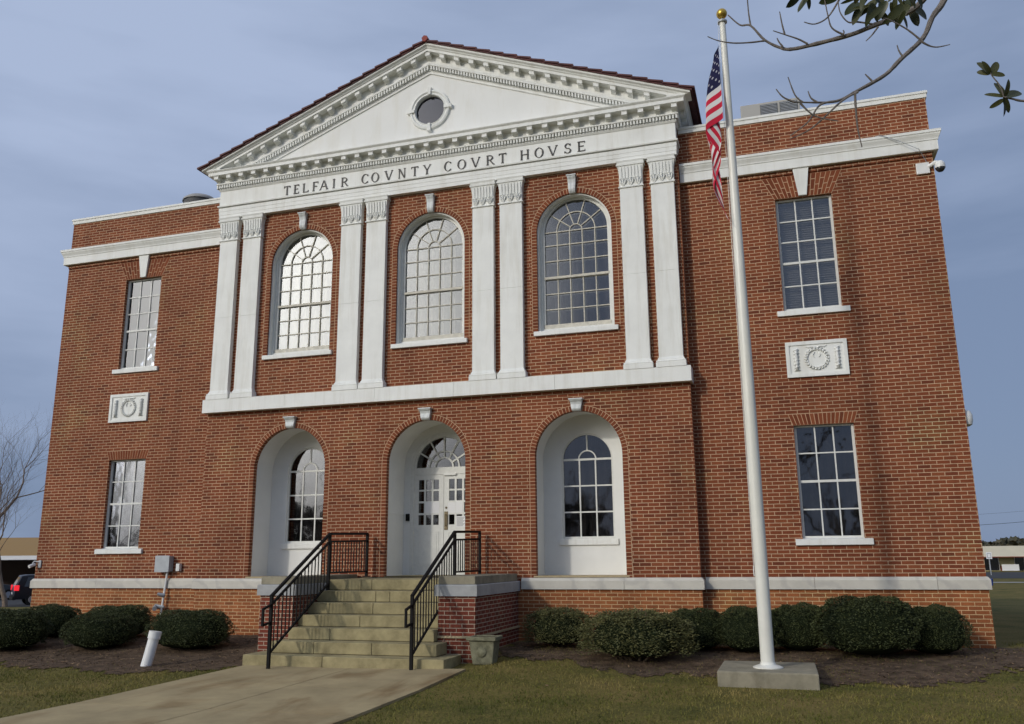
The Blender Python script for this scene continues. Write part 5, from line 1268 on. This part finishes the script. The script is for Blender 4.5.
# ------------------------------------------------------------------ bare tree at the left
def bare_tree(loc, H, seed, label, name='bare_tree', spread=.5, r0=.16, levels=6, group=None):
    rr = random.Random(seed); T = tag(empty(name, loc), label, 'tree', group); trunk = MB(); crown = MB()
    def grow(p, d, ln, r_, lv, mb):
        pts = [p]; rad = [r_]; n = 4; dd = d.copy()
        for i in range(n):
            dd = (dd+Vector((rr.gauss(0, .10), rr.gauss(0, .10), rr.gauss(.04, .06)))).normalized(); pts.append(pts[-1]+dd*ln/n); rad.append(r_*(1-.42*(i+1)/n))
        mb.tube(pts, rad, 8 if lv < 2 else (5 if lv < 4 else 3), cap=False)
        if lv >= levels: return
        k = 4 if lv == 0 else rr.choice([3, 3, 4] if lv < 5 else [2, 3])
        for j in range(k):
            a_ = rr.uniform(0, 6.28); tilt = rr.uniform(.3, .8) if lv else rr.uniform(.35, .7)
            o = dd.orthogonal().normalized(); o.rotate(Matrix.Rotation(a_, 3, dd)); nd = (dd*math.cos(tilt)+o*math.sin(tilt)).normalized(); nd.z += .12
            s_ = pts[-1] if j == 0 else pts[rr.choice([2, 3, 4])]
            grow(s_, nd.normalized(), ln*rr.uniform(.66, .86), rad[-1]*(.9 if j == 0 else rr.uniform(.55, .8)), lv+1, crown)
    grow(Vector(loc)-Vector((0, 0, .2)), Vector((0, 0, 1)), H*.26, r0, 0, trunk)
    trunk.build('trunk', m_greybark, T, smooth=True); crown.build('crown', m_greybark, T, smooth=True); return T
m_greybark = mat('grey_bark', (.20, .155, .12), .9, .1, noise=(8, .3, 4))
p = at(-22, 590, 34); bare_tree((p.x, p.y, gz(p.x, p.y)), 11.0, 11, 'leafless grey tree with fine twigs left of the building', r0=.15, levels=6, group='leafless trees at the left')
p = at(8, 588, 44); bare_tree((p.x, p.y, gz(p.x, p.y)), 9.0, 5, 'second leafless tree farther back, between the nearer bare tree and the carport', r0=.14, levels=6, group='leafless trees at the left')

# ------------------------------------------------------------------ cars, carport at the left
m_car = mat('dark_blue_black_car_paint', (.010, .011, .016), .3, .35); m_car2 = mat('black_car_paint', (.015, .015, .015), .3, .6)
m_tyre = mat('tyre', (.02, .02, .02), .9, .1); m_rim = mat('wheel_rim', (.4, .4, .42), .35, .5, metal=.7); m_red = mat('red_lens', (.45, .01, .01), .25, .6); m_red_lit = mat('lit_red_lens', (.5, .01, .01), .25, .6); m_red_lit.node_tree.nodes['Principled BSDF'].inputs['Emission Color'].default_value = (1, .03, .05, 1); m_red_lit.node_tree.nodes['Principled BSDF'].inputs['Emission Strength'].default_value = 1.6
m_cg = mat('tinted_car_glass', (.02, .022, .025), .06, .8)
def car(loc, rot, paint, label, suv):
    root = tag(empty('parked_car', (0, 0, 0)), label, 'car', 'dark cars parked on the left')
    Lh = 2.35; H = 1.62 if suv else 1.40; W = .9
    prof = [(-Lh, .35), (-Lh, .75), (-Lh+.04, .95), (-Lh+.30, H-.04), (-Lh+.6, H), (.1, H), (.45, H-.06), (1.05, 1.02), (2.1, .88), (Lh, .70), (Lh, .35)] if suv else \
           [(-Lh, .35), (-Lh, .88), (-Lh+.5, .98), (-Lh+1.0, H-.04), (-.8, H), (.2, H), (.5, H-.06), (1.1, .98), (2.1, .84), (Lh, .66), (Lh, .35)]
    def cut(x, z): return x
    vs = []; m = len(prof)
    for s, wf in ((-1, 1), (-.92, 1.0), (.92, 1.0), (1, 1)):
        pass
    b = MB(); rows = []
    for yy_, inset in ((-W, .12), (-W+.10, 0), (W-.10, 0), (W, .12)):
        for x, z in prof:
            zz = z if z < 1.0 else z-(.03 if inset else 0); t = max(0, (z-.95))/max(.01, H-.95)
            yk = yy_*(1-.16*t); vs.append((x*(1-inset*.08), yk, zz-(inset*.1 if z < .5 else 0)*0))
    fs = []
    for k in range(3):
        for j in range(m): fs.append((k*m+j, (k+1)*m+j, (k+1)*m+(j+1) % m, k*m+(j+1) % m))
    fs += [tuple(reversed(range(m))), tuple(3*m+j for j in range(m))]
    b.add(vs, fs); b.build('body', paint, root, bevel=.03, smooth='auto')
    for s in (-1, 1):
        g = MB(); yv = s*(W-.045); a = -Lh+.45 if suv else -Lh+1.05
        g.add([(a, s*(W+.004), 1.0), (.95, s*(W+.004), 1.03), (.42, s*W*.87+s*.01, H-.10), (a+.15, s*W*.87+s*.01, H-.10)], [(0, 1, 2, 3)]); g.build('side_window', m_cg, root)
        for x in (-1.45, 1.45):
            t = MB(); t.lathe([(.33, -.11), (.33, .11)], (x, 0, .33), 24, axis='y'); 
            t.v = [(p_[0], p_[1]+s*(W-.10), p_[2]) for p_ in t.v]; wh = t.build('wheel', m_tyre, root, smooth='auto')
            r_ = MB(); r_.lathe([(.20, 0), (.19, s*-.02)], (x, s*(W+.015), .33), 16, axis='y'); r_.build('rim', m_rim, wh)
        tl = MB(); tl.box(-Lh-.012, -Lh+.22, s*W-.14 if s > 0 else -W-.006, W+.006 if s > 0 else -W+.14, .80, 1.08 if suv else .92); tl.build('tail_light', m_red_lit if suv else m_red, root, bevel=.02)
    g = MB(); g.add([(-Lh+.035, -.68, 1.0), (-Lh+.035, .68, 1.0), (-Lh+.27, .60, H-.12), (-Lh+.27, -.60, H-.12)] if suv else [(-Lh+.5, -.68, 1.0), (-Lh+.5, .68, 1.0), (-Lh+.98, .6, H-.08), (-Lh+.98, -.6, H-.08)], [(0, 1, 2, 3)]); g.v = [(p_[0]-.012, p_[1], p_[2]+.01) for p_ in g.v]; g.build('rear_window', m_cg, root)
    pl = MB(); pl.box(-Lh-.02, -Lh-.005, -.16, .16, .60, .72); pl.build('number_plate', m_paper, root)
    bu = MB(); bu.box(-Lh-.05, -Lh+.1, -W+.03, W-.03, .32, .52); bu.build('bumper', m_tyre, root, bevel=.03)
    root.location = loc; root.rotation_euler = (0, 0, rot); return root
p = at(29, 604, 47); car((p.x+1.2, p.y+.9, gz(p.x, p.y)), R(52), m_car, 'dark sport utility car with a lit-looking red tail lamp, partly behind the building', True)
p = at(-24, 606, 54); car((p.x, p.y, gz(p.x, p.y)), R(70), m_car2, 'black low car at the far left edge, mostly cut off by the frame', False)
def carport():
    p = at(18, 600, 64); root = tag(empty('carport', (p.x, p.y, gz(p.x, p.y))), 'open carport with an ochre metal roof and white fascia beyond the cars', 'carport'); x, y, z = root.location
    d = CR.copy(); d.z = 0; d.normalize(); n_ = Vector((-d.y, d.x, 0))
    def Q(a, c, h): v = Vector((x, y, z))+d*a+n_*c; return (v.x, v.y, z+h)
    def bx(b, a0, a1, c0, c1, h0, h1, h2=None, h3=None): b.hexa([Q(a0, c0, h0), Q(a1, c0, h0), Q(a1, c1, h0 if h2 is None else h2), Q(a0, c1, h0 if h2 is None else h2)], [Q(a0, c0, h1), Q(a1, c0, h1), Q(a1, c1, h1 if h3 is None else h3), Q(a0, c1, h1 if h3 is None else h3)])
    e = 2.55
    b = MB(); bx(b, -14, 10, -.25, 7, e+.2, e+.27, e+1.75, e+1.82); bx(b, -14, 10, 7, 14, e+1.75, e+1.82, e+.2, e+.27); b.build('roof', mat('ochre_metal_roof', (.30, .17, .04), .6, .3), root)
    b = MB(); bx(b, -14, 10, -.32, -.25, e-.02, e+.28); b.build('fascia', m_paper, root)
    b = MB(); bx(b, -14, 10, 13.5, 13.8, 0, e+.1); bx(b, 9.8, 10, 0, 13.5, 0, e+.1); bx(b, -14, -13.8, 0, 13.5, 0, e+.1); b.build('back_wall', mat('brown_wall', (.06, .045, .04), .9, .1), root)
    for k in range(7):
        b = MB(); bx(b, -13.8+k*3.9, -13.68+k*3.9, 0, .12, 0, e); b.build('post', m_dark, root)
carport()

# ------------------------------------------------------------------ far right: shop, sign, bin, wires, woods
def shop():
    x0, y0 = 28.0, 126.0; z = gz(40, 126); root = tag(empty('shop_building', (x0, y0, z)), 'long low shop with a cream canopy fascia and dark glass doors across the road', 'building')
    cream = mat('cream_fascia', (.60, .57, .47), .7, .2, noise=(.6, .05, 3)); yel = mat('pale_yellow_wall', (.52, .47, .27), .8, .2); rb = mat('low_brick_red', (.22, .07, .045), .9, .1)
    b = MB(); b.box(x0, x0+46, y0+3, y0+20, z, z+3.4); b.build('wall', yel, root)
    b = MB(); b.box(x0-.5, x0+46.5, y0, y0+21, z+2.05, z+3.55); b.build('canopy', cream, root)
    b = MB(); b.box(x0-.5, x0+46.5, y0-.03, y0, z+1.95, z+2.06); b.build('trim', rb, root)
    for k in range(10):
        a = x0+1.2+k*4.6; b = MB(); b.box(a, a+2.6, y0+2.9, y0+2.99, z+.1, z+2.1); d = b.build('storefront', m_cg, root)
        b = MB(); [b.box(a+q, a+q+.08, y0+2.86, y0+2.9, z+.1, z+2.1) for q in (0, 1.26, 2.52)]; b.build('mullion', m_plate, d)
        b = MB(); b.box(a+2.7, a+4.3, y0+2.5, y0+2.98, z, z+.75); b.build('planter_wall', rb, root)
    b = MB(); b.box(x0+8.4, x0+10.6, y0+1.4, y0+1.5, z+.05, z+.95); b.build('banner', m_paper, root)
shop()
def sign():
    p = at(991, 572, 100); z = gz(p.x, p.y); root = tag(empty('road_sign', (p.x, p.y, z)), 'small white square road sign on a post before the shop', 'sign')
    b = MB(); b.tube([(p.x, p.y, z), (p.x, p.y, z+2.6)], .05, 8); b.build('post', m_galv, root)
    b = MB(); b.box(p.x-.30, p.x+.30, p.y-.06, p.y-.04, z+1.85, z+2.6); f = b.build('panel', m_paper, root)
    b = MB(); b.plate(rect(p.x-.22, p.x+.22, z+1.95, z+2.5), [rect(p.x-.15, p.x+.15, z+2.03, z+2.42)], p.y-.068, p.y-.061); b.build('marking', m_galv, f)
sign()
p = at(989, 578, 66); z = gz(p.x, p.y)
BN = tag(empty('blue_bin', (p.x, p.y, z)), 'small blue bin by the far pavement, just right of the building corner', 'bin')
b = MB(); b.lathe([(.22, 0), (.26, .42), (.27, .44)], (p.x, p.y, z), 16); b.build('tub', mat('blue_plastic', (.01, .05, .30), .5, .4), BN, smooth='auto')
b = MB(); b.lathe([(.28, .44), (.28, .48), (.15, .51)], (p.x, p.y, z), 16); b.build('lid', mat('blue_lid', (.01, .05, .28), .5, .4), BN, smooth='auto')
for k, (ya, yb_) in enumerate([(519.5, 514.0), (509, 503)]):
    P0, P1 = at(880, ya+9, 84), at(1180, yb_-13, 80); b = MB(); n = 12
    b.tube([P0.lerp(P1, i/n)-Vector((0, 0, 1.2*math.sin(PI*i/n)*.5)) for i in range(n+1)], .018 if k == 0 else .008, 5)
    tag(b.build('overhead_wire', m_black), 'dark overhead wire right of the building, the lower and heavier' if k == 0 else 'faint thin overhead wire above the heavier one', 'wire', 'overhead wires')
def woods():
    rng = np.random.default_rng(9); n = 26000
    ang = rng.uniform(R(-62), R(40), n); dist = rng.uniform(230, 290, n)
    x = CAM[0]+dist*np.sin(ang); y = CAM[1]+dist*np.cos(ang)
    top = 4.4+.6*np.sin(ang*37)+.4*np.sin(ang*91+1)+.4*np.sin(ang*213); z = -1+rng.random(n)**.7*(top+1)
    P = np.stack([x, y, z], 1); s = rng.uniform(.5, 1.1, n)[:, None]; a = rng.normal(size=(n, 3)); a /= np.linalg.norm(a, axis=1)[:, None]; c = np.cross(a, rng.normal(size=(n, 3))); c /= np.linalg.norm(c, axis=1)[:, None]
    V = np.stack([P-c*s, P+a*s, P+c*s, P-a*s], 1).reshape(-1, 3)
    o = mesh_np('far_woods', V, 4, leaf_mat('far_woods_leaf', (.03, .035, .022), (.10, .085, .05)))
    tag(o, 'low far woods along the horizon behind the shop', 'woods', kind='stuff')
woods()

# trees across the street, behind the camera: they darken the reflections in the lower panes
def leafy_tree(loc, H, W, seed, label):
    rng = np.random.default_rng(seed); rr = random.Random(seed); T = tag(empty('oak_tree', loc), label, 'tree', 'oaks across the street'); x, y, z = loc
    b = MB(); b.tube([(x, y, z-.2), (x+.1, y, z+H*.25), (x, y+.1, z+H*.55)], [.35, .28, .15], 10)
    for k in range(7):
        a = k*.9; b.tube([(x, y, z+H*.25), (x+W*.3*math.cos(a), y+W*.3*math.sin(a), z+H*.5), (x+W*.45*math.cos(a+.2), y+W*.45*math.sin(a+.2), z+H*.75)], [.14, .09, .03], 6)
    b.build('trunk', m_greybark, T)
    nc = 40; C = rng.normal(size=(nc, 3)); C /= np.linalg.norm(C, axis=1)[:, None]; C *= rng.uniform(.4, 1, nc)[:, None]; C[:, :2] *= W*.5; C[:, 2] *= H*.38; C += (x, y, z+H*.6)
    n = 9000; P = C[rng.integers(0, nc, n)]+rng.normal(0, .5, (n, 3)); s = rng.uniform(.12, .26, n)[:, None]; a = rng.normal(size=(n, 3)); a /= np.linalg.norm(a, axis=1)[:, None]; c = np.cross(a, rng.normal(size=(n, 3))); c /= np.linalg.norm(c, axis=1)[:, None]
    mesh_np('crown', np.stack([P-c*s, P+a*s, P+c*s, P-a*s], 1).reshape(-1, 3), 4, m_oak, T)
m_oak = leaf_mat('oak_leaf', (.04, .04, .022), (.12, .10, .06))
for k in range(9):
    x = -58+k*11.5; leafy_tree((x, -56-3*(k % 2), gz(x, -56)), 11.5+(k*37 % 5)*.6, 12.5, 40+k, 'dark spreading oak across the street behind the viewer')
